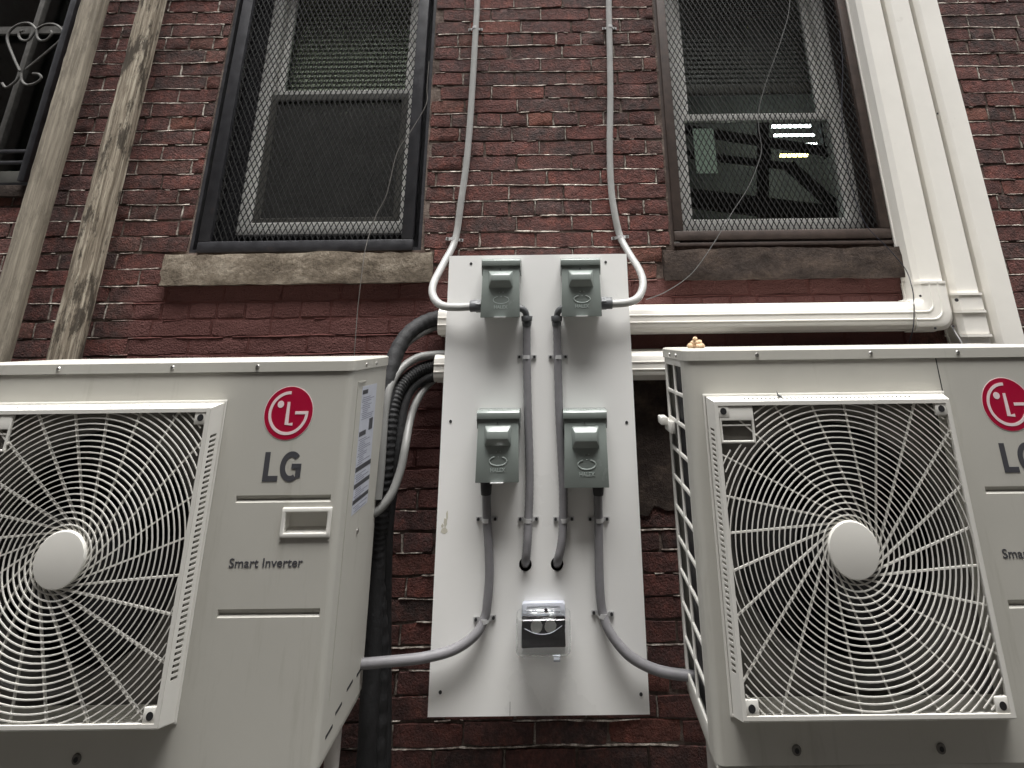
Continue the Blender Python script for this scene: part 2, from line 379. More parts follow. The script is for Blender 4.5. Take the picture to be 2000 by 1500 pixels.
# ------------------------------------------------------------------ brick wall
wl = P(372, 470, 0).x; wr = P(822, 487, 0).x
OPEN = [(wl, wr, 1.815, 3.35), (.432, 1.300, 1.815, 3.35), (-3.05, -2.065, 2.085, 3.6)]
wall = thing('brick_wall', 'old red brick house wall with pale crumbling mortar joints', 'wall', (0, 0, 0))
xs = [-7, 6]+[v for o in OPEN for v in o[:2]]; zs = [0, 5.5]+[v for o in OPEN for v in o[2:]]
MB().plate(xs, zs, OPEN, .0034, .34).build('mortar', 'mortar', wall, smooth=False)
CH, BL, JT = .0605, .214, .009
def brick_mesh(L, seed):
    rnd = random.Random(seed); nx = max(2, round(L/.05)); nz = 2; h = CH-.0085
    mb = MB(); grid = []
    for j in range(nz+1):
        for i in range(nx+1):
            edge = i in (0, nx) or j in (0, nz); corner = i in (0, nx) and j in (0, nz)
            x = -L/2+L*i/nx; z = -h/2+h*j/nz
            if edge: x += rnd.uniform(-.002, .002)*(1.5 if corner else 1)-(.002*(1 if i == nx else -1) if corner else 0); z += rnd.uniform(-.0022, .0022)-(.002*(1 if j == nz else -1) if corner else 0)
            grid.append(Vector((x, rnd.uniform(-.0014, .0014)+(.0004 if edge else 0), z)))
    fs = []
    for j in range(nz):
        for i in range(nx):
            a = j*(nx+1)+i; fs.append((a, a+1, a+nx+2, a+nx+1))
    ring = [i for i in range(nx+1)]+[(j*(nx+1)+nx) for j in range(1, nz+1)]+[nz*(nx+1)+i for i in range(nx-1, -1, -1)]+[j*(nx+1) for j in range(nz-1, 0, -1)]
    k = len(grid); vs = list(grid)
    for r_i in ring:
        g = grid[r_i]; vs.append(Vector((g.x*(1+.0012/L*2), .0016, g.z*(1+.0012/h*2))))
    for r_i in ring:
        g = grid[r_i]; vs.append(Vector((g.x*(1+.0014/L*2), .014, g.z*(1+.0014/h*2))))
    n = len(ring)
    for q in range(n):
        w_ = (q+1) % n
        fs.append((ring[q], k+q, k+w_, ring[w_])); fs.append((k+q, k+n+q, k+n+w_, k+w_))
    mb.add(vs, fs); return mb
variants = {}
for kind, L in (('s', BL-JT), ('h', .101-JT+.004)):
    variants[kind] = []
    for s_ in range(10):
        mb = brick_mesh(L, s_+(50 if kind == 'h' else 0)); variants[kind].append((mb, mb.mesh('brick', 'brick', angle=28)))
SILLS = [(-1.452, -.465, 1.69, 1.815), (.395, 1.325, 1.685, 1.815)]
bricks = []
def blocked(a, b, z):
    zz = [(o[0]-.004, o[1]+.004, o[2]-.004, o[3]) for o in OPEN]+SILLS
    return [(max(a, q[0]), min(b, q[1])) for q in zz if q[0] < b and q[1] > a and q[2] < z < q[3]]
z = .215; row = 0
while z < 3.25:
    header = row % 6 == 5; unit = (.101+.003) if header else BL
    x = -2.95+(unit/2 if row % 2 else 0)+random.uniform(-.02, .02)
    while x < 2.5:
        L = unit+random.uniform(-.004, .004); a, b = x+JT/2, x+L-JT/2; segs = [(a, b)]
        for lo, hi in blocked(a, b, z):
            ns = []
            for p, q in segs:
                if p < lo-.03: ns.append((p, min(q, lo-.003)))
                if q > hi+.03: ns.append((max(p, hi+.003), q))
            segs = ns
        for p, q in segs:
            if q-p > .025: bricks.append(((p+q)/2, z+random.uniform(-.0018, .0018), q-p, header or q-p < .14))
        x += L
    z += CH; row += 1
def vis(b):
    px, py = PROJ((b[0], 0, b[1]))
    if not (5 < px < 1995 and 3 < py < 1497): return 0
    if px < 757 and py > 690: return 0
    if px > 1300 and py > 575: return 0
    if 835 < px < 1268 and 498 < py < 1400: return 0
    if py < 575 and 1676+.215*py < px < 1842+.27*py: return 0
    pl = PROJ((b[0]-b[2]/2, 0, b[1]))[0]; pr = PROJ((b[0]+b[2]/2, 0, b[1]))[0]
    return abs(pr-pl)*F*CH/2.5
bricks.sort(key=lambda b: -vis(b))
field = MB()
for i, (bx, bz, L, hd) in enumerate(bricks):
    mb, me = random.choice(variants['h' if hd else 's']); k = L/((.101-JT+.004) if hd else (BL-JT))
    dy = random.uniform(-.0022, .0010); rot = random.uniform(-.012, .012)
    if i < 300:
        o = bpy.data.objects.new('brick', me); COL.objects.link(o); o.parent = wall
        o.location = (bx, dy, bz); o.scale = (k, 1, 1); o.rotation_euler = (0, rot, 0)
    else:
        field.add([Vector((v.x*k+bx, v.y+dy, v.z+bz+v.x*k*rot)) for v in mb.v], mb.f)
MB().plate([-1.62, 1.32], [1.12, 1.69], [], .0021, .0033).build('paint_coat', 'mortar', wall, smooth=False)
bead = MB(); rb = random.Random(21); zc = .215-CH/2
while zc < 3.25:
    x = -2.9; hgt = .002; ph = rb.uniform(0, 9); prev = None; amp = rb.choice((.6, 1, 1, 1.4))
    while x < 2.45:
        st_ = rb.uniform(.009, .02); hgt = max(-.0004, min(.0044 if zc > 1.3 else .0030, hgt+rb.uniform(-.0019, .0019)*amp)); inop = any(o[0]-.01 < x+st_ and x < o[1]+.01 and o[2]-.03 < zc < o[3] for o in OPEN+SILLS)
        off = .0022*math.sin(x*7+ph)+.0012*math.sin(x*23+ph*2)+rb.uniform(-.0009, .0009); pr = rb.uniform(.0008, .0030)
        cur = None if inop or hgt < .0008 else (x, hgt, off, pr)
        if cur and prev:
            q = []
            for (xx_, h_, o_, p_) in (prev, cur): q += [(xx_, .003, zc+o_-h_*.5-.001), (xx_, -p_, zc+o_-h_*.4), (xx_, -p_*.6, zc+o_+h_*.4), (xx_, .003, zc+o_+h_*.5+.001)]
            bead.add(q, [(0, 4, 5, 1), (1, 5, 6, 2), (2, 6, 7, 3)])
        prev = cur; x += st_
    zc += CH
for (bx, bz, L, hd) in bricks:
    if rb.random() > (.75 if bx < -1.3 else .6): continue
    x = bx+L/2+JT/2; z_ = bz-CH*.42
    if any(o[0]-.02 < x < o[1]+.02 and o[2]-.02 < bz < o[3]+.02 for o in OPEN+SILLS): continue
    prev = None; hw_ = rb.uniform(.0012, .0030)
    for k in range(6):
        cur = (x+rb.uniform(-.0014, .0014), hw_*rb.uniform(.5, 1.3), rb.uniform(.0002, .0018), z_+CH*.84*k/5)
        if prev:
            q = []
            for (xx_, h_, p_, zz_) in (prev, cur): q += [(xx_-h_-.001, .003, zz_), (xx_-h_*.6, -p_, zz_), (xx_+h_*.6, -p_, zz_), (xx_+h_+.001, .003, zz_)]
            bead.add(q, [(0, 1, 5, 4), (1, 2, 6, 5), (2, 3, 7, 6)])
        prev = cur
tag(bead.build('mortar_bead', 'bead', wall, merge=True, angle=60), kind='stuff')
tag(field.build('brick_field', 'brick_i', wall, angle=28), kind='stuff')

rp = random.Random(12); pts = []
for k in range(26):
    a = 2*PI*k/26; pts.append((.335+.115*max(-1, min(1, 1.3*math.cos(a)))+rp.uniform(-.012, .012), 1.165+.20*max(-1, min(1, 1.3*math.sin(a)))+rp.uniform(-.02, .02)))
MB().poly(pts, -.0055, .002).build('render_patch', 'sill_r', wall)
# dark rooms behind the windows
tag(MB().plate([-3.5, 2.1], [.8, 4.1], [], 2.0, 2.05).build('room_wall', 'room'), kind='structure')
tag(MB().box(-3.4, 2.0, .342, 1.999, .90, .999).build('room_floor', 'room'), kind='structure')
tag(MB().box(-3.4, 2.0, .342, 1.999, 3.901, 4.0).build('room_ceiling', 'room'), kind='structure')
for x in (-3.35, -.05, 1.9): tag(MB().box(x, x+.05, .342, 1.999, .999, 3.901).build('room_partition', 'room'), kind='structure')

# ------------------------------------------------------------------ windows
def frame(mb, x0, x1, z0, z1, w_, y0, y1, wb=None, wt=None):
    wb = w_ if wb is None else wb; wt = w_ if wt is None else wt
    return mb.plate([x0, x0+w_, x1-w_, x1], [z0, z0+wb, z1-wt, z1], [(x0+w_, x1-w_, z0+wb, z1-wt)], y0, y1)
def stone(mb, x0, x1, z0, z1, y0, y1, seed, amp):
    rnd = random.Random(seed); nx, nz = 26, 5
    grid = lambda i, j: (x0+(x1-x0)*i/nx, z0+(z1-z0)*j/nz)
    vs = []; fs = []
    for j in range(nz+1):
        for i in range(nx+1):
            x, z = grid(i, j); e = 1.6 if j == nz else 1
            zz = z+rnd.uniform(-amp, amp)*e*.6+(amp*.9*math.sin(i*.33+seed) if j == nz else 0)
            vs.append((x+(rnd.uniform(-amp, amp) if i in (0, nx) else 0), y0+rnd.uniform(-amp, amp)*.8+(amp*.5 if j in (0, nz) else 0), zz))
    n = len(vs); top = []
    for i in range(nx+1): top.append((grid(i, nz)[0], y1, vs[nz*(nx+1)+i][2]+.012))
    bot = [(grid(i, 0)[0], y1, z0) for i in range(nx+1)]
    vs += top+bot
    for j in range(nz):
        for i in range(nx): a = j*(nx+1)+i; fs.append((a, a+1, a+nx+2, a+nx+1))
    for i in range(nx):
        a = nz*(nx+1)+i; fs.append((a, a+1, n+i+1, n+i)); fs.append((i, n+nx+1+i, n+nx+2+i, i+1))
    fs.append(tuple([j*(nx+1) for j in range(nz+1)]+[n, n+nx+1])); fs.append(tuple([j*(nx+1)+nx for j in range(nz, -1, -1)]+[n+2*nx+1, n+nx]))
    return mb.add(vs, fs)
def reveal(parent, o, mat):
    x0, x1, z0, z1 = o
    MB().box(x0-.001, x0+.012, .004, .339, z0+.012, z1).build('reveal', mat, parent)
    MB().box(x1-.012, x1+.001, .004, .339, z0+.012, z1).build('reveal', mat, parent)
    MB().box(x0, x1, .004, .339, z0-.001, z0+.012).build('reveal', mat, parent)
GY = .15
# the window beside the timber posts: vinyl frame, insect screen on the lower sash
a = thing('sash_window', 'white double hung window with dark insect screen above buff stone sill', 'window', (-.95, .1, 1.82))
reveal(a, OPEN[0], 'iron')
lx0 = P(460, 455, GY).x; lx1 = P(803, 450, GY).x; lz0 = P(600, 458, GY).z; lzm = P(670, 174, GY).z
frame(MB(), lx0, lx1, lz0, 3.34, .052, GY, GY+.09, wb=.05).build('frame', 'winwhite', a, bevel=.004)
MB().box(wl+.012, lx0-.001, GY+.02, GY+.08, 1.83, 3.34).build('jamb_filler', 'iron', a)
MB().box(lx1+.001, wr-.012, GY+.02, GY+.08, 1.83, 3.34).build('jamb_filler', 'iron', a)
MB().box(lx0, lx1, GY+.03, GY+.08, 1.828, lz0-.001).build('sub_sill', 'iron', a)
s1 = frame(MB(), lx0+.053, lx1-.053, lzm-.015, 3.285, .03, GY+.045, GY+.075, wb=.03).build('upper_sash', 'winwhite', a, bevel=.003)
MB().box(lx0+.083, lx1-.083, GY+.058, GY+.062, lzm+.015, 3.255).build('pane', 'glass', s1)
s2 = frame(MB(), lx0+.053, lx1-.053, lz0+.051, lzm-.017, .03, GY+.012, GY+.035, wb=.02).build('screen_frame', 'wingrey', a, bevel=.003)
MB().box(lx0+.083, lx1-.083, GY+.022, GY+.024, lz0+.071, lzm-.047).build('insect_screen', 'screen', s2)
MB().box(lx0+.06, lx1-.06, GY+.058, GY+.062, lz0+.055, lzm-.02).build('pane', 'glass', a)
stone(MB(), SILLS[0][0], SILLS[0][1], 1.695, 1.805, -.035, .12, 3, .004).build('sill', 'sill_l', a, angle=25)
# the window beside the white ducts
b = thing('sash_window', 'white double hung window with pale paper taped inside, above sooty brownstone sill', 'window', (.87, .1, 1.82))
reveal(b, OPEN[1], 'rust')
rx0 = P(1328, 440, GY).x; rx1 = P(1686, 430, GY).x; rz0 = P(1500, 455, GY).z; rzm = P(1480, 221, GY).z
frame(MB(), rx0, rx1, rz0, 3.34, .055, GY, GY+.09, wb=.058).build('frame', 'winwhite', b, bevel=.004)
MB().box(.444, rx0-.001, GY+.02, GY+.08, 1.83, 3.34).build('jamb_filler', 'winwhite', b)
MB().box(rx1+.001, 1.288, GY+.02, GY+.08, 1.83, 3.34).build('jamb_filler', 'rust', b)
MB().box(rx0, rx1, GY+.03, GY+.08, 1.828, rz0-.001).build('sub_sill', 'rust', b)
s1 = frame(MB(), rx0+.056, rx1-.056, rzm-.018, 3.285, .032, GY+.045, GY+.075, wb=.034).build('upper_sash', 'winwhite', b, bevel=.003)
MB().box(rx0+.088, rx1-.088, GY+.058, GY+.062, rzm+.016, 3.25).build('pane', 'glass', s1)
MB().box(rx0+.056, rx1-.056, GY+.030, GY+.034, rz0+.058, rzm-.02).build('pane', 'glass', b)
stone(MB(), SILLS[1][0], SILLS[1][1], 1.692, 1.803, -.03, .12, 5, .004).build('sill', 'sill_r', b, angle=25)
# third window, mostly hidden by the post
c = thing('dark_window', 'dark window behind scrolled ironwork and the wider timber post', 'window', (-2.5, .1, 2.09))
reveal(c, OPEN[2], 'iron')
frame(MB(), -3.03, -2.085, 2.11, 3.55, .05, .10, .17, wb=.06).build('frame', 'wingrey', c, bevel=.004)
MB().box(-2.98, -2.135, .13, .134, 2.17, 3.50).build('pane', 'glass', c)
p0 = P(88, 0, .08); MB().box(p0.x-.012, p0.x+.012, .07, .098, 2.172, 3.5).build('mullion', 'oldiron', c, bevel=.003)
MB().box(-2.98, -2.135, .085, .099, 2.80, 2.835).build('rail', 'oldiron', c)
MB().box(-3.06, -2.06, -.02, .10, 2.035, 2.081).build('sill', 'sill_r', c, bevel=.004)

# blinds hanging inside
def blind(label, x0, x1, ztop, zbot, y, pitch, mat, rail=None):
    t = thing('window_blind', label, 'blind', ((x0+x1)/2, y, zbot), 'slatted blinds behind the two windows')
    z = ztop; m = MB()
    m.add([(x0, y-.007, -.0125), (x1, y-.007, -.0125), (x1, y-.002, .002), (x0, y-.002, .002), (x1, y+.005, .0125), (x0, y+.005, .0125)], [(0, 1, 2, 3), (3, 2, 4, 5)])
    me = m.mesh('slat', mat, ((x0+x1)/2, y, 0))
    while z > zbot:
        o = bpy.data.objects.new('slat', me); COL.objects.link(o); o.parent = t; o.location = (0, 0, z-zbot); z -= pitch
    if rail: MB().box(x0, x1, y-.015, y+.015, zbot-.05, zbot-.005).build('bottom_rail', rail, t, bevel=.004)
    return t
blind('green grey slatted blind inside the window with the insect screen', lx0+.06, lx1-.06, 3.28, 1.98, .285, .0235, 'blind')
blind('raised tan slatted blind with thick bottom rail above the taped paper', rx0+.06, rx1-.06, 3.28, P(1480, 188, .31).z+.05, .285, .0235, 'blind_dk', 'blind_dk')
# paper and light in the lit room, bars standing in for reflections
q0 = P(1354, 249, GY+.02); q1 = P(1404, 336, GY+.02)
tag(MB().box(q0.x, q1.x, GY+.036, GY+.038, q1.z, q0.z).build('paper_sheet', 'paper'), 'pale green sheet of paper taped to the lower window pane', 'paper')
lt = thing('ceiling_light', 'louvred light glowing white and yellow in the dark room', 'lamp', P(1550, 275, 1.5))
for (x0, x1, y0, y1, mt) in ((1507, 1582, 244, 249, 'tube_white'), (1512, 1590, 262, 266, 'tube_white'), (1540, 1594, 280, 283, 'tube_white'), (1524, 1577, 301, 306, 'tube_yellow')):
    A = P(x0, y1, 1.5); B = P(x1, y0, 1.5); MB().box(A.x, B.x, 1.49, 1.51, A.z, B.z).build('tube', mt, lt)
A = P(1503, 310, 1.5); B = P(1600, 240, 1.5); MB().box(A.x, A.x+.012, 1.49, 1.54, A.z, B.z).build('end_bracket', 'beam', lt); MB().box(B.x, B.x+.012, 1.49, 1.54, A.z, B.z).build('end_bracket', 'beam', lt)
for n_, (p, q, wd) in enumerate((((1330, 252), (1640, 300), .05), ((1330, 300), (1540, 325), .035), ((1540, 322), (1660, 430), .06), ((1330, 385), (1660, 425), .11))):  # added bars standing in for dark shapes reflected in the glass
    o = MB().bar(P(*p, 1.2), P(*q, 1.2), wd, .05).build('steel_beam', 'beam')
    tag(o, ['thin sloping beam across the room above the glowing lamp foot', 'slender sloping beam halfway down the room behind the pane', 'steep diagonal brace in the corner of the lower pane', 'broad dark beam low behind the lower pane'][n_], 'beam')
o = MB().bar(P(1490, 240, 1.28), P(1490, 430, 1.28), .06, .05).build('room_post', 'beam'); tag(o, 'dark upright post standing in the room behind the lower pane', 'post')  # added upright, part of the same stand-in for the glass reflection

# ------------------------------------------------------------------ expanded metal cages
def clipseg(p, q, x0, x1, z0, z1):
    t0, t1 = 0., 1.; dx, dz = q[0]-p[0], q[1]-p[1]
    for d, e0, e1, s in ((dx, x0, x1, p[0]), (dz, z0, z1, p[1])):
        if abs(d) < 1e-9: continue
        a_, b_ = (e0-s)/d, (e1-s)/d
        if a_ > b_: a_, b_ = b_, a_
        t0 = max(t0, a_); t1 = min(t1, b_)
    return None if t1-t0 < 1e-4 else ((p[0]+dx*t0, p[1]+dz*t0), (p[0]+dx*t1, p[1]+dz*t1))
def cage(label, x0, x1, z0, z1, y, mat, wb, wside):
    t = thing('security_screen', label, 'screen', ((x0+x1)/2, y, z0), 'expanded metal screens over the windows')
    for (a_, b_, c_, d_) in ((x0, x0+wside, z0+wb+.001, z1), (x1-wside, x1, z0+wb+.001, z1), (x0, x1, z0, z0+wb)):
        MB().box(a_, b_, y-.02, y+.018, c_, d_).build('frame_bar', mat, t, bevel=.003)
    m = MB(); pw, ph = .0215, .043; ix0, ix1, iz0, iz1 = x0+wside*.6, x1-wside*.6, z0+wb*.7, z1
    for s in (1, -1):
        H = iz1-iz0; n0 = -int(H/ph)-2; n1 = int((ix1-ix0)/pw)+int(H/ph)+3
        for k in range(n0, n1):
            xa = ix0+k*pw; p, q = ((xa, iz0), (xa+s*H/ph*pw, iz1))
            r = clipseg(p, q, ix0, ix1, iz0, iz1)
            if r: m.bar((r[0][0], y+.004*s*.5, r[0][1]), (r[1][0], y+.004*s*.5, r[1][1]), .0031, .003)
    tag(m.build('expanded_mesh', 'mesh', t, smooth=False), kind='stuff')
    return t
cage('black framed diamond mesh screen over the window with the buff sill', P(385, 490, 0).x, P(806, 485, 0).x, P(600, 492, 0).z, 3.345, .012, 'iron', .042, .044)
cg = cage('rust brown framed diamond mesh screen over the window beside the ducts', P(1318, 478, 0).x, P(1742, 470, 0).x, P(1500, 468, 0).z, 3.345, .012, 'rust', .036, .036)
MB().box(1.275, 1.287, -.012, .02, 1.83, 3.345).build('side_strip', 'oldiron', cg, bevel=.002)
MB().box(.44, 1.29, -.005, .03, 1.815, P(1500, 471, 0).z-.002).build('bottom_board', 'rust', cg, bevel=.003)

# ironwork on the third window
gr = thing('iron_grille', 'scrolled wrought iron window grille with a heart shaped scroll', 'grille', (-2.4, -.03, 2.1))
zf = 3.753; G = lambda x, y: P(x/zf, y/zf, -.03)
scr = [[(265,215),(225,175),(170,170),(110,195),(65,240),(55,300),(95,410),(145,520)], [(265,215),(235,262),(205,295),(165,295),(140,270),(145,235),(175,225)],
       [(270,215),(320,185),(380,175),(430,195),(462,240),(445,290),(400,335),(300,420),(190,510)], [(270,215),(272,270),(300,298),(345,290),(378,250),(372,225)],
       [(155,540),(160,590),(195,622),(260,610),(302,575),(285,545),(240,540)], [(145,540),(120,590),(75,630),(40,640),(15,610)]]
for s in scr: MB().tube([G(*p) for p in s], .0052, 8).build('scroll', 'oldiron', gr)
for xx in (P(150, 0, -.03).x, P(150, 0, -.03).x-.93): MB().box(xx-.013, xx+.013, -.045, -.02, 2.09, 3.5).build('upright', 'iron', gr, bevel=.002)
for zz in (P(40, 296, -.03).z, P(40, 318, -.03).z, 3.45): MB().box(-3.02, P(150, 0, -.03).x-.014, -.04, -.025, zz-.006, zz+.006).build('crossbar', 'iron', gr, bevel=.002)
xx = P(155, 540, -.03).x; MB().box(xx-.008, xx+.008, -.038, -.026, 2.32, 3.44).build('centre_bar', 'oldiron', gr, bevel=.002)

# ------------------------------------------------------------------ timber posts
def post(label, xl, xr, y0, y1, mat, seed, rough, notch=None):
    rnd = random.Random(seed); m = MB(); N = 90; z0, z1 = 0.0, 3.4; vs = []; fs = []
    for i in range(N+1):
        z = z0+(z1-z0)*i/N; j = lambda a_: rnd.uniform(-a_, a_)
        nl = 0
        if notch and notch[0] < z < notch[1]: nl = notch[2]*(z-notch[0])/(notch[1]-notch[0])
        if notch and z >= notch[1]: nl = notch[2]
        ch = .006+rnd.uniform(0, rough*1.2)
        vs += [(xl+nl+j(rough), y1, z), (xl+nl+j(rough), y0+.004+j(rough), z), (xl+nl+.005, y0+j(rough*.5), z), ((xl+xr)/2+j(.002), y0+j(rough*.6), z), (xr-ch, y0+j(rough*.5), z), (xr, y0+ch+j(rough*.3), z), (xr+j(.0006), y1, z)]
    for i in range(N):
        for k in range(6): a_ = i*7+k; fs.append((a_, a_+1, a_+8, a_+7))
        fs.append((i*7+6, i*7, i*7+7, i*7+13))
    fs.append(tuple(range(7))); fs.append(tuple(N*7+k for k in range(6, -1, -1)))
    return tag(m.add(vs, fs).build('timber_post', mat, angle=60), label, 'post', 'upright timber posts against the wall')
post('broad smooth grey timber post in front of the scrolled iron grille', P(157, 0, -.12).x, P(197, 0, -.12).x, -.12, -.075, 'wood1', 1, .0012)
post('flaking rotten timber post with a notched edge standing against the bricks', P(263, 30, -.12).x-.006, P(305, 0, -.12).x, -.12, -.058, 'wood2', 2, .0026, (P(220, 212, -.12).z, P(222, 195, -.12).z, .007))

# ------------------------------------------------------------------ white line-set ducts
def duct_profile(w_, d_):
    # across (0..w), out from wall (0..d): lip, bevelled shoulder, two fine ridges
    return [(0, 0), (0, .010), (.004, .012), (.006, d_-.022), (.020, d_-.003), (.026, d_-.001), (w_*.36, d_), (w_*.37, d_+.002), (w_*.40, d_+.002), (w_*.41, d_), (w_*.59, d_), (w_*.60, d_+.002), (w_*.63, d_+.002), (w_*.64, d_), (w_-.026, d_-.001), (w_-.020, d_-.003), (w_-.006, d_-.022), (w_-.004, .012), (w_, .010), (w_, 0)]
def vduct(mb, x0, w_, d_, z0, z1):
    pr = [q for q in duct_profile(w_, d_) if not .3*w_ < q[0] < .7*w_]; n = len(pr)
    return mb.add([(x0+a_, -b_-.002, z) for z in (z0, z1) for a_, b_ in pr], [(i, i+1, n+i+1, n+i) for i in range(n-1)]+[tuple(range(n)), tuple(range(2*n-1, n-1, -1))])
def hduct(mb, z0, w_, d_, x0, x1):
    pr = duct_profile(w_, d_); n = len(pr)
    return mb.add([(x, -b_-.002, z0+a_) for x in (x0, x1) for a_, b_ in pr], [(i, i+1, n+i+1, n+i) for i in range(n-1)]+[tuple(range(n)), tuple(range(2*n-1, n-1, -1))])
DD = .088
yd = -.002-DD
vz = 1.575
e0 = P(1673, 0, yd).x; e1 = P(1730, 0, yd).x; e2 = P(1785, 0, yd).x; e3 = P(1839, 0, yd).x
hz1 = P(1500, 590, yd).z; hz0 = P(1500, 650, yd).z
d1 = thing('line_duct', 'white duct turning through an elbow to run behind the board above', 'duct', (e0, 0, hz0), 'white line set ducts')
w1 = e1-e0-.004
vduct(MB(), e0, w1, DD, hz1+.055, 3.5).build('vertical_cover', 'duct', d1, angle=20)
hduct(MB(), hz0, hz1-hz0, DD, P(855, 620, yd).x, e0-.022).build('horizontal_cover', 'duct', d1, angle=20)
el = MB(); pr = duct_profile(w1+.008, DD+.006); pr2 = pr
n = len(pr); A = Vector((e0-.03, 0, hz1+.062)); N = 14; vs = []; fs = []
hw = hz1-hz0+.008
for i in range(N+1):
    t_ = i/N
    # sweep: horizontal section at x=e0-.03, bend, vertical section at z=hz1+.06; inner pivot at (e0-.004, hz1+.004)
    if i == 0: vs += [(e0-.024, -b_-.002, hz0-.004+a_*hw/(w1+.008)) for a_, b_ in pr]; continue
    if i == N: vs += [(e0+w1+.004-a_, -b_-.002, hz1+.06) for a_, b_ in pr]; continue
    ang = (t_-1/N)/(1-2/N)*PI/2
    for a_, b_ in pr:
        q = a_/(w1+.008)                               # 1 = inner side
        R_ = .055; ox, oz = e0+w1+.004-R_, hz0-.004+R_   # rounded outer corner
        ip = Vector((e0-.004, hz1+.004))
        outc = Vector((ox+R_*math.sin(ang), oz-R_*math.cos(ang)))
        if ang < .2: outc = Vector((outc.x, outc.y))
        pnt = outc.lerp(ip+Vector((.012*math.sin(ang)-.012, .012-.012*math.cos(ang))), q)
        vs.append((pnt.x, -b_-.002, pnt.y))
for i in range(N):
    for k in range(n-1): fs.append((i*n+k, i*n+k+1, (i+1)*n+k+1, (i+1)*n+k))
fs += [tuple(range(n)), tuple(range((N+1)*n-1, N*n-1, -1))]
elb = el.add(vs, fs).build('elbow', 'duct', d1, angle=25)
vduct(MB(), e0-.004, w1+.008, DD+.009, hz1+.056, hz1+.064).build('rim', 'duct', elb, angle=20)
for (px, py) in ((1797, 578), (1861, 637), (1826, 641)):
    s_ = P(px, py, yd-.008); MB().cyl(s_, (0, -1, 0), .004, .003, 10).build('screw', 'darkscrew', elb)
d2 = thing('line_duct', 'white vertical duct with raised coupling bands between two others', 'duct', (e1, 0, .3), 'white line set ducts')
vduct(MB(), e1, e2-e1-.004, DD+.002, .3, 3.5).build('cover', 'duct', d2, angle=20)
cz = [P(1905, 574, yd).z, P(1915, 608, yd).z, P(1925, 655, yd).z]
vduct(MB(), e1-.003, e2-e1+.002, DD+.007, cz[1]+.006, cz[0]-.006).build('coupling', 'duct', d2, angle=20)
vduct(MB(), e1-.003, e2-e1+.002, DD+.005, cz[2]+.006, cz[1]-.006).build('coupling', 'duct', d2, angle=20)
for z_ in cz: vduct(MB(), e1-.005, e2-e1+.006, DD+.011, z_-.004, z_+.004).build('band', 'duct', d2, angle=20)
MB().cyl(P(1868, 586, yd-.02), (-.3, -1, 0), .006, .004, 10).build('screw', 'darkscrew', d2)
d3 = thing('line_duct', 'plain white vertical duct on the outer side next to dark bricks', 'duct', (e2, 0, .3), 'white line set ducts')
vduct(MB(), e2, e3-e2, DD+.004, .3, 3.5).build('cover', 'duct', d3, angle=20)
MB().cyl(P(1831, 222, yd), (0, -1, 0), .004, .002, 8).build('screw_hole', 'darkscrew', d2)
d4 = thing('line_duct', 'white horizontal duct passing low behind the board', 'duct', (0, 0, P(1240, 745, yd).z), 'white line set ducts')
hduct(MB(), P(1240, 746, yd).z, P(1240, 683, yd).z-P(1240, 746, yd).z, DD, P(848, 700, yd).x, .62).build('cover', 'duct', d4, angle=20)

# ------------------------------------------------------------------ white board
BY = -.21
bd = thing('mounting_board', 'white rectangular sheet board carrying four grey green switch boxes', 'board', (-.065, BY, .535))
bx0, bx1, bz0, bz1 = -.3665, .236, .535, 1.765
h1 = P(1026, 1103, BY); h2 = P(1088, 1103, BY); hr = .0185; sq = .03
m = MB(); xs = [bx0, h1.x-sq, h1.x+sq, h2.x-sq, h2.x+sq, bx1]; zs = [bz0, h1.z-sq, h1.z+sq, bz1]
m.plate(xs, zs, [(h1.x-sq, h1.x+sq, h1.z-sq, h1.z+sq), (h2.x-sq, h2.x+sq, h1.z-sq, h1.z+sq)], BY, BY+.009)
for h in (h1, h2): m.roundhole(h.x-sq, h.x+sq, h1.z-sq, h1.z+sq, hr, BY, BY+.009, cx=h.x, cz=h1.z)
m.build('sheet', 'board', bd, smooth=False, merge=True)
for px, py in ((920, 515), (1183, 512), (880, 823), (1224, 825), (860, 1352), (1252, 1356)):
    s_ = P(px, py, BY); o = MB().cyl((s_.x, BY+.001, s_.z), (0, -1, 0), .0045, .002, 12).build('screw', 'darkscrew', bd)
for zz in (.62, 1.20, 1.68): MB().box(-.33, .20, BY+.010, -.098, zz-.02, zz+.02).build('mounting_rail', 'zinc', bd)
for h in (h1, h2): MB().box(h.x-.028, h.x+.028, BY+.04, BY+.06, h1.z-.03, h1.z+.03).build('hole_backing', 'black', bd)
st = simple('smear_stain', (.58, .555, .47), .5, var=.06, vscale=60); M['stain'] = st
s_ = P(868, 1030, BY); rn = random.Random(4)
m = MB()
for (dx, dz, r0, r1) in ((0, -.008, .011, .008), (.002, .012, .005, .012), (.006, .03, .003, .014), (-.006, .004, .004, .006)):
    pts = [(s_.x+dx+r0*math.cos(k*PI/7)*rn.uniform(.7, 1.2), s_.z+dz+r1*math.sin(k*PI/7)*rn.uniform(.7, 1.2)) for k in range(14)]
    m.poly(pts, BY-.0004-dz*.004, BY)
m.build('stain', 'stain', bd)
s_ = P(996, 1390, BY); MB().box(s_.x-.0008, s_.x+.0008, BY-.0006, BY, .536, .566).build('scratch', 'socket', bd)

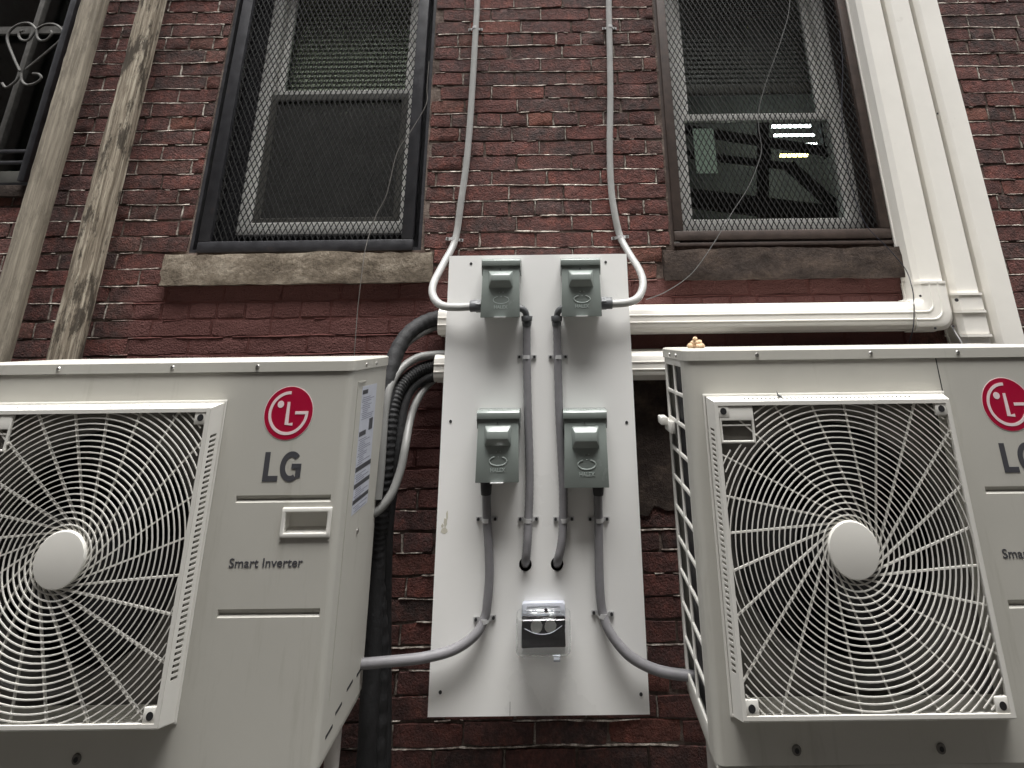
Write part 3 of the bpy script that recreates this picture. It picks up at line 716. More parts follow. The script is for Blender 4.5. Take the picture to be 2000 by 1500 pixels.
# ------------------------------------------------------------------ switch boxes
def ell(cx, cz, rx, rz, a0, a1, n, y, r):
    return [(cx+rx*math.cos(rad(a0+(a1-a0)*i/n)), y, cz+rz*math.sin(rad(a0+(a1-a0)*i/n))) for i in range(n+1)]
def switch_box(label, x0, x1, z0, z1, emb=1.0, tab=True):
    yb, yf = BY, -.272; W = x1-x0; cx = (x0+x1)/2; H = z1-z0
    t = thing('switch_box', label, 'switch box', (cx, yb, z0), 'grey green switch boxes on the board')
    MB().box(x0+.004, x1-.004, yf+.006, yb-.0005, z0+.004, z1-.003).build('enclosure', 'box', t, bevel=.002)
    # door, tilting slightly out at the foot
    mb = MB(); yo = yf-.006
    mb.add([(x0+.003, yf, z1-.022), (x1-.003, yf, z1-.022), (x1, yo, z0), (x0, yo, z0), (x0+.003, yf+.004, z1-.022), (x1-.003, yf+.004, z1-.022), (x1, yf+.012, z0), (x0, yf+.012, z0)],
           [(0, 3, 2, 1), (4, 5, 6, 7), (0, 1, 5, 4), (1, 2, 6, 5), (2, 3, 7, 6), (3, 0, 4, 7)])
    door = mb.build('door', 'box', t, bevel=.0012)
    # hood with side cheeks
    mb = MB(); mb.poly([(yf-.006, z1-.023), (yf-.006, z1-.006), (yf+.001, z1+.0005), (yb-.001, z1+.0005), (yb-.001, z1-.023)], 0, 1)
    mb.v = [Vector((x0-.001+v.y*(W+.002), v.x, v.z)) for v in mb.v]
    hood = mb.build('hood', 'box', t, bevel=.0012)
    for s in (x0-.0012, x1-.0008):
        mb = MB(); mb.add([(s, yf-.003, z1-.0235), (s, yf+.018, z1-.052), (s, yb-.004, z1-.052), (s, yb-.004, z1-.0235), (s+.002, yf-.003, z1-.0235), (s+.002, yf+.018, z1-.052), (s+.002, yb-.004, z1-.052), (s+.002, yb-.004, z1-.0235)],
                          [(0,1,2,3),(7,6,5,4),(0,4,5,1),(1,5,6,2),(2,6,7,3),(3,7,4,0)]); mb.build('cheek', 'box', hood)
    # pressed handle bulge
    zt, zb = z1-H*.215, z1-H*.50; hw = W*.31; hi = W*.245; yd_ = yf-.0022; pr = .019
    mb = MB(); mb.add([(cx-hw, yd_, zt), (cx+hw, yd_, zt), (cx+hw, yd_-.001, zb), (cx-hw, yd_-.001, zb), (cx-hi, yd_-pr, zt-.014), (cx+hi, yd_-pr, zt-.014), (cx+hi, yd_-pr-.001, zb+.020), (cx-hi, yd_-pr-.001, zb+.020)],
                      [(4,5,6,7),(0,1,5,4),(1,2,6,5),(2,3,7,6),(3,0,4,7)])
    mb.build('handle_bulge', 'box', door, bevel=.0022, seg=2)
    MB().cyl((cx-.002, yf-.0012, z1-.034), (0, -1, 0), .0024, .003, 10).build('rivet', 'darkscrew', door)
    # embossed oval with a gap at the top, two dots and maker's letters
    ez = z0+H*.29; fy = lambda z_: yf-.006*(1-(z_-z0)/(H-.022)); ye = fy(ez)
    MB().tube(ell(cx+.002, ez, W*.20, H*.062, 115, 425, 40, ye, 0), .0021*emb, 8, 1).build('oval_emboss', 'box_worn', door)
    for dx, dz in ((-.006, H*.125), (.006, H*.13), (0, H*.058)): MB().cyl((cx+.002+dx, fy(ez+dz)+.0005, ez+dz), (0, -1, 0), .0026, .0022*emb, 8, .001).build('dot_emboss', 'box_worn', door)
    text_mesh('letter_emboss', 'HALEX', .0145, 'box_worn', door, cx+.002, fy(z0+H*.165), z0+H*.145, depth=.0014*emb, width=W*.35, bold=.0004, align='CENTER')
    if tab:
        MB().box(cx-.019, cx+.019, yo-.010, yo+.004, z0-.001, z0+.0016).build('hasp_tab', 'zinc', door, bevel=.0006)
    return t
switch_box('grey green switch box, upper one with conduit looping in from the buff sill side', -.247, -.1215, 1.562, 1.746, .55)
switch_box('grey green switch box, upper one with conduit looping in from the duct side', .012, .1405, 1.562, 1.745)
switch_box('grey green switch box, lower one with black fitting under its outer corner, bright latch tab', -.248, -.1205, 1.102, 1.293)
switch_box('grey green switch box, lower one hanging slightly longer, its latch tab folded away', .013, .1435, 1.086, 1.291, tab=False)

# ------------------------------------------------------------------ conduits
def strap(parent, p, wide, mat='zinc', tilt=0, y=None, r=.0135):
    """two-hole strap across a conduit at p (on plane y)"""
    y = p.y if y is None else y; c_, s_ = math.cos(tilt), math.sin(tilt); h = .0055
    prof = [(-wide, .0012), (-r-.005, .0012), (-r-.001, .006)]+[(-(r+.0012)*math.cos(a), .006+(2*r-.0045)*math.sin(a)) for a in [PI*k/8 for k in range(1, 8)]]+[(r+.001, .006), (r+.005, .0012), (wide, .0012)]
    mb = MB(); vs = []
    for s in (-h, h):
        for k in (0, .0014):
            vs += [(p.x+u*c_-s*s_, y-v-k, p.z+u*s_+s*c_) for u, v in prof]
    n = len(prof); fs = []
    for i in range(n-1): fs += [(n+i, n+i+1, 3*n+i+1, 3*n+i), (i, 2*n+i, 2*n+i+1, i+1), (i, i+1, n+i+1, n+i), (2*n+i, 3*n+i, 3*n+i+1, 2*n+i+1)]
    o = mb.add(vs, fs).build('strap', mat, parent)
    for s in (-1, 1):
        u = s*(wide-.007); MB().cyl((p.x+u*c_, y-.003, p.z+u*s_), (0, -1, 0), .0042, .004, 10).build('screw', 'darkscrew' if y < -.1 else 'screw', o)
    return o
def conduit(label, pts, r, mat, straps, rib=False):
    """pts: (px, py, Y)"""
    w_ = [P(*p) for p in pts]; t = thing('conduit', label, 'conduit', w_[-1], 'grey flexible conduits')
    MB().tube(w_, r, 16, 12 if rib else 8, rf=(lambda i: 1.0 if i % 2 else .955) if rib else None).build('tube', mat, t, angle=70)
    for px, py, Y, wd, tl in straps: strap(t, P(px, py, Y), wd, 'zinc', rad(tl), Y, r)
    return t
WY = -.016
c1 = conduit('pale grey conduit down the brickwork, bending out towards the buff sill', [(934, -140, WY), (932, 0, WY), (929, 60, WY), (922, 180, WY), (913, 300, WY), (901, 390, WY), (889, 468, WY), (866, 515, -.08), (847, 553, -.16), (846, 578, -.21), (862, 596, -.24), (893, 600, -.25), (940, 597, -.25)], .0128, 'conduit', [(929, 58, -.002, .030, 0), (888, 468, -.002, .033, -6)])
p = P(918, 598, -.25); MB().cyl(p, (1, 0, .02), .0185, .032, 16).build('gland', 'fitting', c1, bevel=.003); MB().cyl(p+Vector((.02, 0, 0)), (1, 0, 0), .0205, .016, 6).build('locknut', 'fitting', c1)
c2 = conduit('pale grey conduit down the brickwork, bending out towards the sooty sill', [(1188, -140, WY), (1189, 0, WY), (1190, 60, WY), (1192, 180, WY), (1191, 290, WY), (1194, 370, WY), (1202, 425, WY), (1212, 464, WY), (1230, 497, -.06), (1249, 528, -.13), (1256, 555, -.19), (1247, 580, -.235), (1224, 591, -.25), (1172, 594, -.25)], .0128, 'conduit', [(1190, 56, -.002, .030, 0), (1211, 464, -.002, .033, 6)])
p = P(1196, 592, -.25); MB().cyl(p, (-1, 0, 0), .0185, .032, 16).build('gland', 'fitting', c2, bevel=.003); MB().cyl(p-Vector((.02, 0, 0)), (-1, 0, 0), .0205, .016, 6).build('locknut', 'fitting', c2)
CY = BY-.0138
c3 = conduit('slate conduit from the upper switch box on the buff sill side into the board', [(1029, 628, CY-.006), (1029, 697, CY), (1031, 800, CY), (1034, 900, CY), (1034, 960, CY), (1032, 1013, CY), (1030, 1060, CY-.004), (1027, 1092, CY+.004), (1026, 1100, BY+.03)], .0128, 'conduit_dark', [(1029, 697, BY, .031, 0), (1032, 1013, BY, .031, 0)], True)
c4 = conduit('slate conduit from the upper switch box on the duct side into the board', [(1087, 628, CY-.006), (1089, 697, CY), (1092, 800, CY), (1097, 900, CY), (1100, 960, CY), (1100, 1013, CY), (1097, 1060, CY-.004), (1090, 1092, CY+.004), (1088, 1100, BY+.03)], .0128, 'conduit_dark', [(1090, 697, BY, .031, 0), (1101, 1013, BY, .031, 0)], True)
for t, s, x in ((c3, 1, 1029), (c4, -1, 1087)):
    e = P(x, 622, CY-.008)
    MB().tube([P(x-s*18, 602, -.245), P(x-s*10, 603, -.245), P(x-s*3, 609, -.24), P(x, 622, CY-.008)], .0105, 14, 6).build('elbow', 'fitting', t)
    MB().cyl(P(x, 617, CY-.008), (0, 0, -1), .0185, .018, 16, .017).build('compression_nut', 'fitting', t, bevel=.002); MB().cyl(P(x, 629, CY-.006), (0, 0, -1), .016, .014, 16, .0135).build('ferrule', 'fitting', t, bevel=.001)
c5 = conduit('slate conduit from the lower switch box to the unit on the buff sill side', [(950, 938, -.235), (950, 965, CY-.004), (951, 1013, CY), (954, 1060, CY), (956, 1120, CY), (952, 1175, CY), (946, 1208, CY), (928, 1240, CY-.01), (888, 1268, CY-.016), (830, 1284, CY-.02), (770, 1291, -.245), (690, 1298, -.25)], .0128, 'conduit_dark', [(951, 1013, BY, .032, 0), (947, 1207, BY, .032, 4)])
MB().cyl(P(950, 935, -.24), (0, 0, -1), .0185, .042, 16, .015).build('gland', 'fit_black', c5, bevel=.002)
c6 = conduit('slate conduit from the lower switch box to the unit on the duct side', [(1168, 948, -.235), (1168, 975, CY-.004), (1169, 1013, CY), (1170, 1100, CY), (1172, 1155, CY), (1177, 1197, CY), (1192, 1236, CY-.01), (1226, 1278, CY-.02), (1268, 1303, -.245), (1310, 1315, -.25), (1370, 1322, -.26)], .0128, 'conduit_dark', [(1169, 1013, BY, .032, 0), (1177, 1197, BY, .032, -4)])
MB().cyl(P(1168, 945, -.24), (0, 0, -1), .0185, .030, 16, .0145).build('gland', 'fit_black', c6, bevel=.002)

# ------------------------------------------------------------------ weatherproof outlet
oc = P(1061, 1240, BY-.05)
ou = thing('outlet_cover', 'clear plastic bubble cover over a dark outlet on the board', 'outlet', (oc.x, BY, oc.z))
def rrect(cx, cz, w_, h, r, n=5):
    pts = []
    for (sx, sz, a0) in ((1, 1, 0), (-1, 1, 90), (-1, -1, 180), (1, -1, 270)):
        for k in range(n+1):
            a = rad(a0+90*k/n); pts.append((cx+sx*(w_/2-r)+r*math.cos(a), cz+sz*(h/2-r)+r*math.sin(a)))
    return pts
oz = oc.z
MB().poly(rrect(oc.x, oz+.010, .122, .104, .008), BY-.020, BY-.001).build('base_plate', 'labelwhite', ou, bevel=.002)
MB().poly(rrect(oc.x, oz-.004, .122, .072, .006), BY-.026, BY-.0205).build('gasket_plate', 'fit_black', ou)
MB().box(oc.x-.047, oc.x+.047, BY-.045, BY-.021, oz+.046, oz+.056).build('hinge_base', 'clear', ou, bevel=.002)
for s in (-1, 1):
    MB().cyl((oc.x+s*.0195, BY-.026, oz+.010), (0, -1, 0), .0165, .003, 20).build('socket', 'socket', ou)
    MB().tube([(oc.x+s*.024-.007, BY-.05, oz+.052), (oc.x+s*.024+.007, BY-.05, oz+.052)], .0055, 10, 1).build('hinge_knuckle', 'clear', ou)
MB().cyl((oc.x+.008, BY-.046, oz+.054), (0, -1, 0), .0055, .004, 12).build('screw', 'darkscrew', ou)
sh = MB(); rings = [(rrect(oc.x, oz, .152, .094, .012), BY-.012), (rrect(oc.x, oz-.001, .149, .091, .012), BY-.050), (rrect(oc.x, oz-.002, .141, .082, .014), BY-.064), (rrect(oc.x, oz-.002, .126, .070, .014), BY-.069)]
inner = [(rrect(oc.x, oz-.002, .122, .066, .013), BY-.0665), (rrect(oc.x, oz-.002, .137, .078, .013), BY-.0615), (rrect(oc.x, oz-.001, .145, .087, .011), BY-.049), (rrect(oc.x, oz, .148, .090, .011), BY-.012)]
vs = []; fs = []; allr = rings+inner; n = len(allr[0][0])
for pts, y in allr: vs += [(x, y, z_) for x, z_ in pts]
for k in range(len(allr)):
    k2 = (k+1) % len(allr)
    if k in (3,): continue
    for i in range(n): fs.append((k*n+i, k*n+(i+1) % n, k2*n+(i+1) % n, k2*n+i))
fs.append(tuple(range(3*n, 4*n))); fs.append(tuple(range(5*n-1, 4*n-1, -1)))
shell = sh.add(vs, fs).build('bubble', 'clear', ou, angle=50)
MB().tube([(oc.x-.05, BY-.0705, oz+.022), (oc.x-.025, BY-.0705, oz+.012), (oc.x, BY-.0705, oz+.009), (oc.x+.025, BY-.0705, oz+.013), (oc.x+.052, BY-.0705, oz+.028)], .0007, 6).build('rib', 'labelwhite', shell)
MB().box(oc.x+.028, oc.x+.046, BY-.062, BY-.045, oz-.055, oz-.0515).build('latch', 'labelwhite', ou)

# ------------------------------------------------------------------ air conditioners
def glyph_strip(pts, w_):
    """flat stroke outline along (x,z) points"""
    L, R_ = [], []
    for i, p in enumerate(pts):
        a_ = Vector(pts[max(i-1, 0)]); b_ = Vector(pts[min(i+1, len(pts)-1)]); d = (b_-a_).normalized(); n_ = Vector((-d.y, d.x))
        if 0 < i < len(pts)-1:
            d1 = (Vector(p)-a_).normalized(); d2 = (b_-Vector(p)).normalized(); k = 1/max(.5, math.cos(d1.angle(d2)/2))
        else: k = 1
        L.append(Vector(p)+n_*w_/2*k); R_.append(Vector(p)-n_*w_/2*k)
    return L, R_
def strip(mb, pts, w_, y0, y1):
    L, R_ = glyph_strip(pts, w_); n = len(pts)
    vs = [(v.x, y1, v.y) for v in L]+[(v.x, y1, v.y) for v in R_]+[(v.x, y0, v.y) for v in L]+[(v.x, y0, v.y) for v in R_]
    fs = [(i, i+1, n+i+1, n+i) for i in range(n-1)]+[(i, 2*n+i, 2*n+i+1, i+1) for i in range(n-1)]+[(n+i, n+i+1, 3*n+i+1, 3*n+i) for i in range(n-1)]
    fs += [(0, n, 3*n, 2*n), (n-1, 3*n-1, 4*n-1, 2*n-1)]
    return mb.add(vs, fs)
def aircon(label, X0, W, ZB, YF, fcx, logo_x, screws, warn=False, seam=None, H=.845):
    D = .33; YB = YF+D; X1 = X0+W; ZT = ZB+H; LID = .030; zt = ZT-LID
    t = thing('air_conditioner', label, 'air conditioner', (X0+W/2, YF+D/2, ZB), 'outdoor air conditioners')
    fx, fz = X0+fcx, ZB+.412; gx0, gx1, gz0, gz1 = fx-.309, fx+.309, ZB+.089, ZB+.743
    r = .018; rx = X1
    # --- front sheet with openings, wrapped round both corners
    lx = X0+logo_x
    hl = (lx+.022, lx+.133, ZB+.445, ZB+.497)                       # hand hold
    grv = [(lx-.105, lx+.132, ZB+.514, ZB+.530), (lx-.110, lx+.133, ZB+.279, ZB+.296)]
    ft = MB(); holes = [(gx0+.020, gx1-.020, gz0+.030, gz1-.020), hl]+grv
    xs = [X0+r, X1-r]+[v for h in holes for v in h[:2]]; zs = [ZB, zt]+[v for h in holes for v in h[2:]]
    ft.plate(xs, zs, holes, YF, YF+.0015)
    arc = [PI/2*k/8 for k in range(9)]
    for xc, s in ((X0+r, -1), (X1-r, 1)):
        pts = [(xc+s*r*math.sin(a), YF+r-r*math.cos(a)) for a in arc]
        pts += [(xc+s*r, YB if s > 0 else YF+.062)]
        vs = [(x, y, z_) for z_ in (ZB, zt) for x, y in pts]; n = len(pts)
        ft.add(vs, [(i, i+1, n+i+1, n+i) for i in range(n-1)])
    for (a_, b_, c_, d_) in grv:                                    # pressed grooves: slope in from the top, sharp lit ledge at the foot
        dp = .007
        ft.add([(a_, YF, d_), (b_, YF, d_), (b_-.004, YF+dp, c_+.006), (a_+.004, YF+dp, c_+.006), (b_, YF, c_), (a_, YF, c_)], [(0, 1, 2, 3), (3, 2, 4, 5), (0, 3, 5), (1, 4, 2)])
    body = ft.build('cabinet', 'ac', t, angle=30, merge=True)
    MB().box(X0+.03, X1-.03, YF+.23, YB-.012, ZB+.03, zt-.02).build('coil_block', 'coil', t)
    MB().box(X0+.01, X1-.004, YB-.010, YB-.002, ZB, zt).build('back_panel', 'ac', t)
    MB().box(gx1+.02, X1-.006, YF+.035, YF+.22, ZB+.03, zt-.02).build('compressor_box', 'black', t)
    # base pan
    MB().box(X0+.002, X1-.002, YF+.006, YB, ZB-.014, ZB-.001).build('base_pan', 'ac', t, bevel=.003)
    # lid
    lid = MB(); e = .004; n = 8
    pl = []
    for (cx, cy, a0) in ((X1+e-.022, YF-e+.022, -90), (X1+e-.006, YB+e-.006, 0), (X0-e+.006, YB+e-.006, 90), (X0-e+.022, YF-e+.022, 180)):
        rr = .022 if cy < YF+.1 else .006
        for k in range(n+1):
            a = rad(a0+90*k/n); pl.append((cx+rr*math.cos(a), cy+rr*math.sin(a)))
    n = len(pl); mid = Vector((X0+W/2, YF+D/2)); sh_ = lambda p, d: (p[0]-d*(1 if p[0] > mid.x else -1), p[1]-d*(1 if p[1] > mid.y else -1))
    lv = [(x, y, zt+.001) for x, y in pl]+[(x, y, ZT-.005) for x, y in pl]+[(*sh_(p, .0035), ZT-.001) for p in pl]+[(*sh_(p, .009), ZT) for p in pl]
    fs = [(k*n+i, k*n+(i+1) % n, (k+1)*n+(i+1) % n, (k+1)*n+i) for k in range(3) for i in range(n)]+[tuple(range(3*n, 4*n)), tuple(range(n-1, -1, -1))]
    ld = lid.add(lv, fs).build('lid', 'ac', t, angle=40)
    for px, py in screws:
        s_ = P(px, py, YF-e); MB().cyl((s_.x, YF-e, zt+.014), (0, -1, 0), .0058, .003, 12, .004).build('screw', 'screw', ld)
    for yy in (YF+.10, YF+.20):
        MB().cyl((X1+e, yy, zt+.012), (1, 0, 0), .005, .003, 10).build('screw', 'screw', ld); MB().cyl((X0-e, yy, zt+.012), (-1, 0, 0), .005, .003, 10).build('screw', 'screw', ld)
    if seam: MB().box(seam-.0012, seam+.0012, YF-.0006, YF+.001, gz1+.002, zt).build('panel_seam', 'black', t)
    # --- hand hold pocket
    a_, b_, c_, d_ = hl
    fr = MB(); frame(fr, a_-.006, b_+.006, c_-.006, d_+.006, .010, YF-.005, YF+.002); hh = fr.build('hand_hold', 'ac_plastic', t, bevel=.002)
    pk = MB(); yk = YF+.022
    pk.add([(a_, YF, c_), (b_, YF, c_), (b_, YF, d_), (a_, YF, d_), (a_+.006, yk, c_+.012), (b_-.006, yk, c_+.012), (b_-.006, yk, d_-.002), (a_+.006, yk, d_-.002)], [(0, 1, 5, 4), (1, 2, 6, 5), (2, 3, 7, 6), (3, 0, 4, 7), (4, 5, 6, 7)])
    pk.build('pocket', 'ac_plastic', hh)
    for s in (a_-.004, b_+.003): MB().cyl((s, YF, c_-.012), (0, -1, 0), .0022, .0015, 8).build('clip_dot', 'ac_plastic', hh)
    # --- badge and lettering
    lz = ZB+.716; R_ = .0625
    bg_ = MB().cyl((lx, YF, lz), (0, -1, 0), R_+.0016, .0005, 72).build('badge', 'pinkwhite', t)
    MB().cyl((lx, YF-.0003, lz), (0, -1, 0), R_, .0006, 72).build('badge_disc', 'red', bg_)
    gm = MB(); rr = R_*.77; y0, y1 = YF-.0007, YF-.0014
    pts = [(lx+rr*math.cos(rad(a)), lz+rr*math.sin(rad(a))) for a in range(88, 361, 4)]+[(lx+rr, lz+.0001)]
    strip(gm, pts, .0072, y0, y1)
    strip(gm, [(lx+rr+.0036, lz+.0001), (lx+R_*.28, lz+.0001)], .0072, y0, y1-.0001)
    strip(gm, [(lx-R_*.03, lz+R_*.42), (lx-R_*.03, lz-R_*.42), (lx+R_*.22, lz-R_*.42)], .0072, y0, y1)
    gm.cyl((lx-R_*.36, y0, lz+R_*.33), (0, -1, 0), R_*.135, y0-y1, 24)
    gm.build('badge_mark', 'pinkwhite', bg_, smooth=False)
    lg = MB(); z0 = ZB+.560; hc = .066; x = lx-.046
    lg.poly([(x, z0), (x+.038, z0), (x+.038, z0+.0125), (x+.0135, z0+.0125), (x+.0135, z0+hc), (x, z0+hc)], YF-.0008, YF)
    gx, gz, rx_, rz_ = x+.069, z0+hc/2, .0275, hc/2+.001
    pts = [(gx+(rx_-.0065)*math.cos(rad(a)), gz+(rz_-.0065)*math.sin(rad(a))) for a in range(46, 309, 6)]
    strip(lg, pts, .0130, YF, YF-.0008)
    lg.poly([(gx+rx_-.0145, gz-rz_*.80), (gx+rx_-.0015, gz-rz_*.70), (gx+rx_-.0015, gz+.006), (gx+rx_-.0145, gz+.006)], YF-.0011, YF)
    lg.poly([(gx+.002, gz-.0050), (gx+rx_-.0020, gz-.0050), (gx+rx_-.0020, gz+.0062), (gx+.002, gz+.0062)], YF-.0014, YF)
    lg.build('lettering', 'charcoal', t, smooth=False)
    text_mesh('lettering', 'Smart Inverter', .027, 'charcoal', t, lx-.098, YF-.0005, ZB+.379, depth=.0003, width=.178, bold=.00025)
    # --- fan guard
    gd = MB(); gy = YF-.045; rx0, rx1, rz0, rz1 = fx-.298, fx+.298, ZB+.099, ZB+.734; rw = .009
    a_, b_, c_, d_ = rx0+rw, rx1-rw, rz0+rw*.8, rz1-rw
    def wall_(u0, u1, rows, B0, B1, R0_, R1_):
        """one sloping side of the guard, from base edge B0-B1 to rim edge R0-R1, with slots between u0 and u1 of its depth"""
        mb = MB(); hs_ = [(u0, u1, p, q) for p, q in rows]
        mb.plate([0, .08, .92, 1]+[u0, u1], [0, 1]+[v for h in hs_ for v in h[2:]], hs_, 0, 1)
        out = []
        nrm = ((B1-B0).cross(R0_-B0)).normalized()*.0022
        for v in mb.v: out.append(B0.lerp(B1, v.z).lerp(R0_.lerp(R1_, v.z), v.x)+nrm*v.y)
        gd.add(out, mb.f)
    V = Vector; rows_ = lambda n, lo, hi, f: [(lo+(hi-lo)*(k+.5-f/2)/n, lo+(hi-lo)*(k+.5+f/2)/n) for k in range(n)]
    wall_(.30, .74, rows_(44, .12, .90, .55), V((gx1, YF, gz0)), V((gx1, YF, gz1)), V((rx1, gy, rz0)), V((rx1, gy, rz1)))
    wall_(.30, .74, rows_(44, .12, .90, .55), V((gx0, YF, gz0)), V((gx0, YF, gz1)), V((rx0, gy, rz0)), V((rx0, gy, rz1)))
    wall_(.35, .62, rows_(40, .14, .86, .45), V((gx0, YF, gz1)), V((gx1, YF, gz1)), V((rx0, gy, rz1)), V((rx1, gy, rz1)))
    wall_(.30, .31, [], V((gx0, YF, gz0)), V((gx1, YF, gz0)), V((rx0, gy, rz0)), V((rx1, gy, rz0)))
    frame(gd, rx0, rx1, rz0, rz1, rw, gy-.001, gy+.010, wb=rw*.8)
    guard = gd.build('fan_guard', 'ac_plastic', t, angle=25)
    frame(MB(), gx0-.007, gx1+.007, gz0-.004, gz1+.006, .006, YF-.003, YF-.0002).build('base_flange', 'ac_plastic', guard, bevel=.0012)
    for sx, sz in ((a_+.013, c_+.013), (b_-.013, c_+.013), (a_+.013, d_-.013), (b_-.013, d_-.013)):
        bs = MB().box(sx-.016, sx+.016, gy+.0005, gy+.010, sz-.016, sz+.016).build('corner_boss', 'ac_plastic', guard, bevel=.003)
        MB().cyl((sx, gy+.0005, sz), (0, -1, 0), .0080, .0006, 18).build('screw_well', 'black', bs)
    # name plate pocket beside the upper corner
    px0, px1, pz0, pz1 = a_, a_+.088, d_-.086, d_
    pp_ = frame(MB(), px0+.001, px1, pz0, pz1-.001, .006, gy+.0012, gy+.010, wt=.034, wb=.006).build('plate_pocket', 'ac_plastic', guard, bevel=.002)
    MB().box(px0+.008, px1-.008, gy+.014, gy+.016, pz0+.006, pz1-.04).build('plate', 'shroud', pp_); MB().box(px0+.008, px1-.008, gy+.004, gy+.007, pz1-.047, pz1-.044).build('bar', 'ac_plastic', pp_)
    # concentric rings clipped to the frame, tangential ribs, hub
    ry = gy+.004; R0 = .0595; rad_ = R0+.0105; k = 0
    while rad_ < .435:
        def inside(a): 
            x, z_ = fx+rad_*math.cos(a), fz+rad_*math.sin(a)
            if px0 < x < px1 and pz0 < z_ < pz1: return False
            return a_-.002 < x < b_+.002 and c_-.002 < z_ < d_+.002
        n = max(48, int(rad_*330)); ins = [inside(2*PI*i/n) for i in range(n)]
        tr = .0012
        st_ = next((i for i in range(n) if not ins[i]), 0); run = MB()
        for q_ in range(n):
            i = (st_+q_) % n; j = (i+1) % n
            if not (ins[i] and ins[j]):
                if run.v: run.build('ring', 'ac_plastic', guard, angle=30, merge=True); run = MB()
                continue
            a0, a1 = 2*PI*i/n, 2*PI*j/n
            if j == 0: a1 = 2*PI
            q = [(fx+(rad_+dr)*math.cos(a), ry+dy, fz+(rad_+dr)*math.sin(a)) for a in (a0, a1) for dr, dy in ((-tr, -.0012), (tr, -.0012), (tr, .0018), (-tr, .0018))]
            run.add(q, [(0, 4, 5, 1), (1, 5, 6, 2), (2, 6, 7, 3), (3, 7, 4, 0)])
        if run.v: run.build('ring', 'ac_plastic', guard, angle=30, merge=True)
        rad_ += .0129; k += 1
    NR = 24
    for k in range(NR):
        a = 2*PI*k/NR+.07; tp = (fx+R0*.93*math.cos(a), fz+R0*.93*math.sin(a)); d = (-math.sin(a), math.cos(a))
        cs = clipseg(tp, (tp[0]+d[0]*.6, tp[1]+d[1]*.6), a_-.002, b_+.002, c_-.002, d_+.002)
        if not cs: continue
        e_ = cs[1]
        L = math.hypot(e_[0]-tp[0], e_[1]-tp[1])
        if px0 < e_[0] < px1 and pz0 < e_[1] < pz1:
            s_ = 0
            while s_ < L and not (px0 < tp[0]+d[0]*s_ < px1 and pz0 < tp[1]+d[1]*s_ < pz1): s_ += .003
            e_ = (tp[0]+d[0]*s_, tp[1]+d[1]*s_)
        MB().bar((tp[0], ry+.0042, tp[1]), (e_[0], ry+.0042, e_[1]), .0036, .006).build('rib', 'ac_plastic', guard, smooth=False)
    hb = MB().lathe((fx, gy, fz), [(.0001, -.004), (R0-.004, -.004), (R0-.0015, -.0035), (R0, -.001), (R0, .012)], 56).build('hub_cap', 'ac_plastic', guard, angle=40)
    # --- shroud with round mouth, fan
    MB().roundhole(gx0-.002, gx1+.002, gz0-.003, gz1+.004, .270, YF+.012, YF+.014, 72, fx, fz).build('shroud', 'shroud', t, smooth=False)
    MB().lathe((fx, YF+.012, fz), [(.284, 0), (.281, -.007), (.274, -.008), (.268, 0), (.264, .02), (.264, .10)], 72).build('fan_mouth', 'mouth', t)
    fan = MB().lathe((fx, YF+.10, fz), [(.0001, -.02), (.06, -.015), (.075, 0), (.075, .08)], 32).build('fan', 'fan', t)
    for k in range(3):
        a0 = 2*PI*k/3+.4; vs = []; fs = []; na, nr = 10, 5
        for i in range(na+1):
            for j in range(nr+1):
                a = a0+1.5*i/na+.35*j/nr; rr = .07+.183*j/nr; vs.append((fx+rr*math.cos(a), YF+.075+.075*i/na, fz+rr*math.sin(a)))
        for i in range(na):
            for j in range(nr): q = i*(nr+1)+j; fs.append((q, q+1, q+nr+2, q+nr+1))
        MB().add(vs, fs).build('blade', 'fan', fan)
    # --- side guard with two columns of windows
    sg = MB(); rows = 10; zz0, zz1 = ZB+.035, zt-.012; ph = (zz1-zz0)/rows
    cols = [(YF+.070, YF+.176), (YF+.190, YF+.306)]
    hs_ = [(c0, c1, zz0+k*ph+.004, zz0+(k+1)*ph-.006) for k in range(rows) for c0, c1 in cols]
    sg.plate([YF+.062, YB]+[v for h in hs_ for v in h[:2]], [ZB, zt]+[v for h in hs_ for v in h[2:]], hs_, 0, 1)
    sg.v = [Vector((X0+v.y*.008, v.x, v.z)) for v in sg.v]
    sd = sg.build('side_guard', 'ac_plastic', t, bevel=.0028, seg=2)
    MB().box(X0+.022, X0+.026, YF+.063, YB-.012, ZB+.01, zt-.01).build('side_coil', 'coil', t)
    for (x, s) in ((X0+.18, 1), (X0+.50, 1)):
        kd = MB().cyl((x, YF, ZB+.026), (0, -1, 0), .0105, .003, 18, .009).build('knockout', 'shroud', t); MB().cyl((x, YF-.003, ZB+.026), (0, -1, 0), .005, .0006, 12).build('knockout_pin', 'black', kd)
    # --- right side: raised edge lines, slots, screw
    MB().box(X1-.0005, X1+.0022, YF+.050, YF+.054, ZB+.10, zt-.03).build('edge_rib', 'ac', body); MB().box(X1-.0005, X1+.0022, YF+.0545, YF+.12, zt-.034, zt-.03).build('edge_rib', 'ac', body)
    MB().cyl((X1, YF+.16, ZB+.41), (1, 0, 0), .006, .003, 12).build('screw', 'screw', body)
    for (y, z_) in ((YF+.11, ZB+.045), (YF+.19, ZB+.055), (YF+.27, ZB+.05), (YF+.05, ZB+.03)):
        MB().box(X1-.0005, X1+.0008, y, y+.045, z_, z_+.006).build('drain_slot', 'black', body)
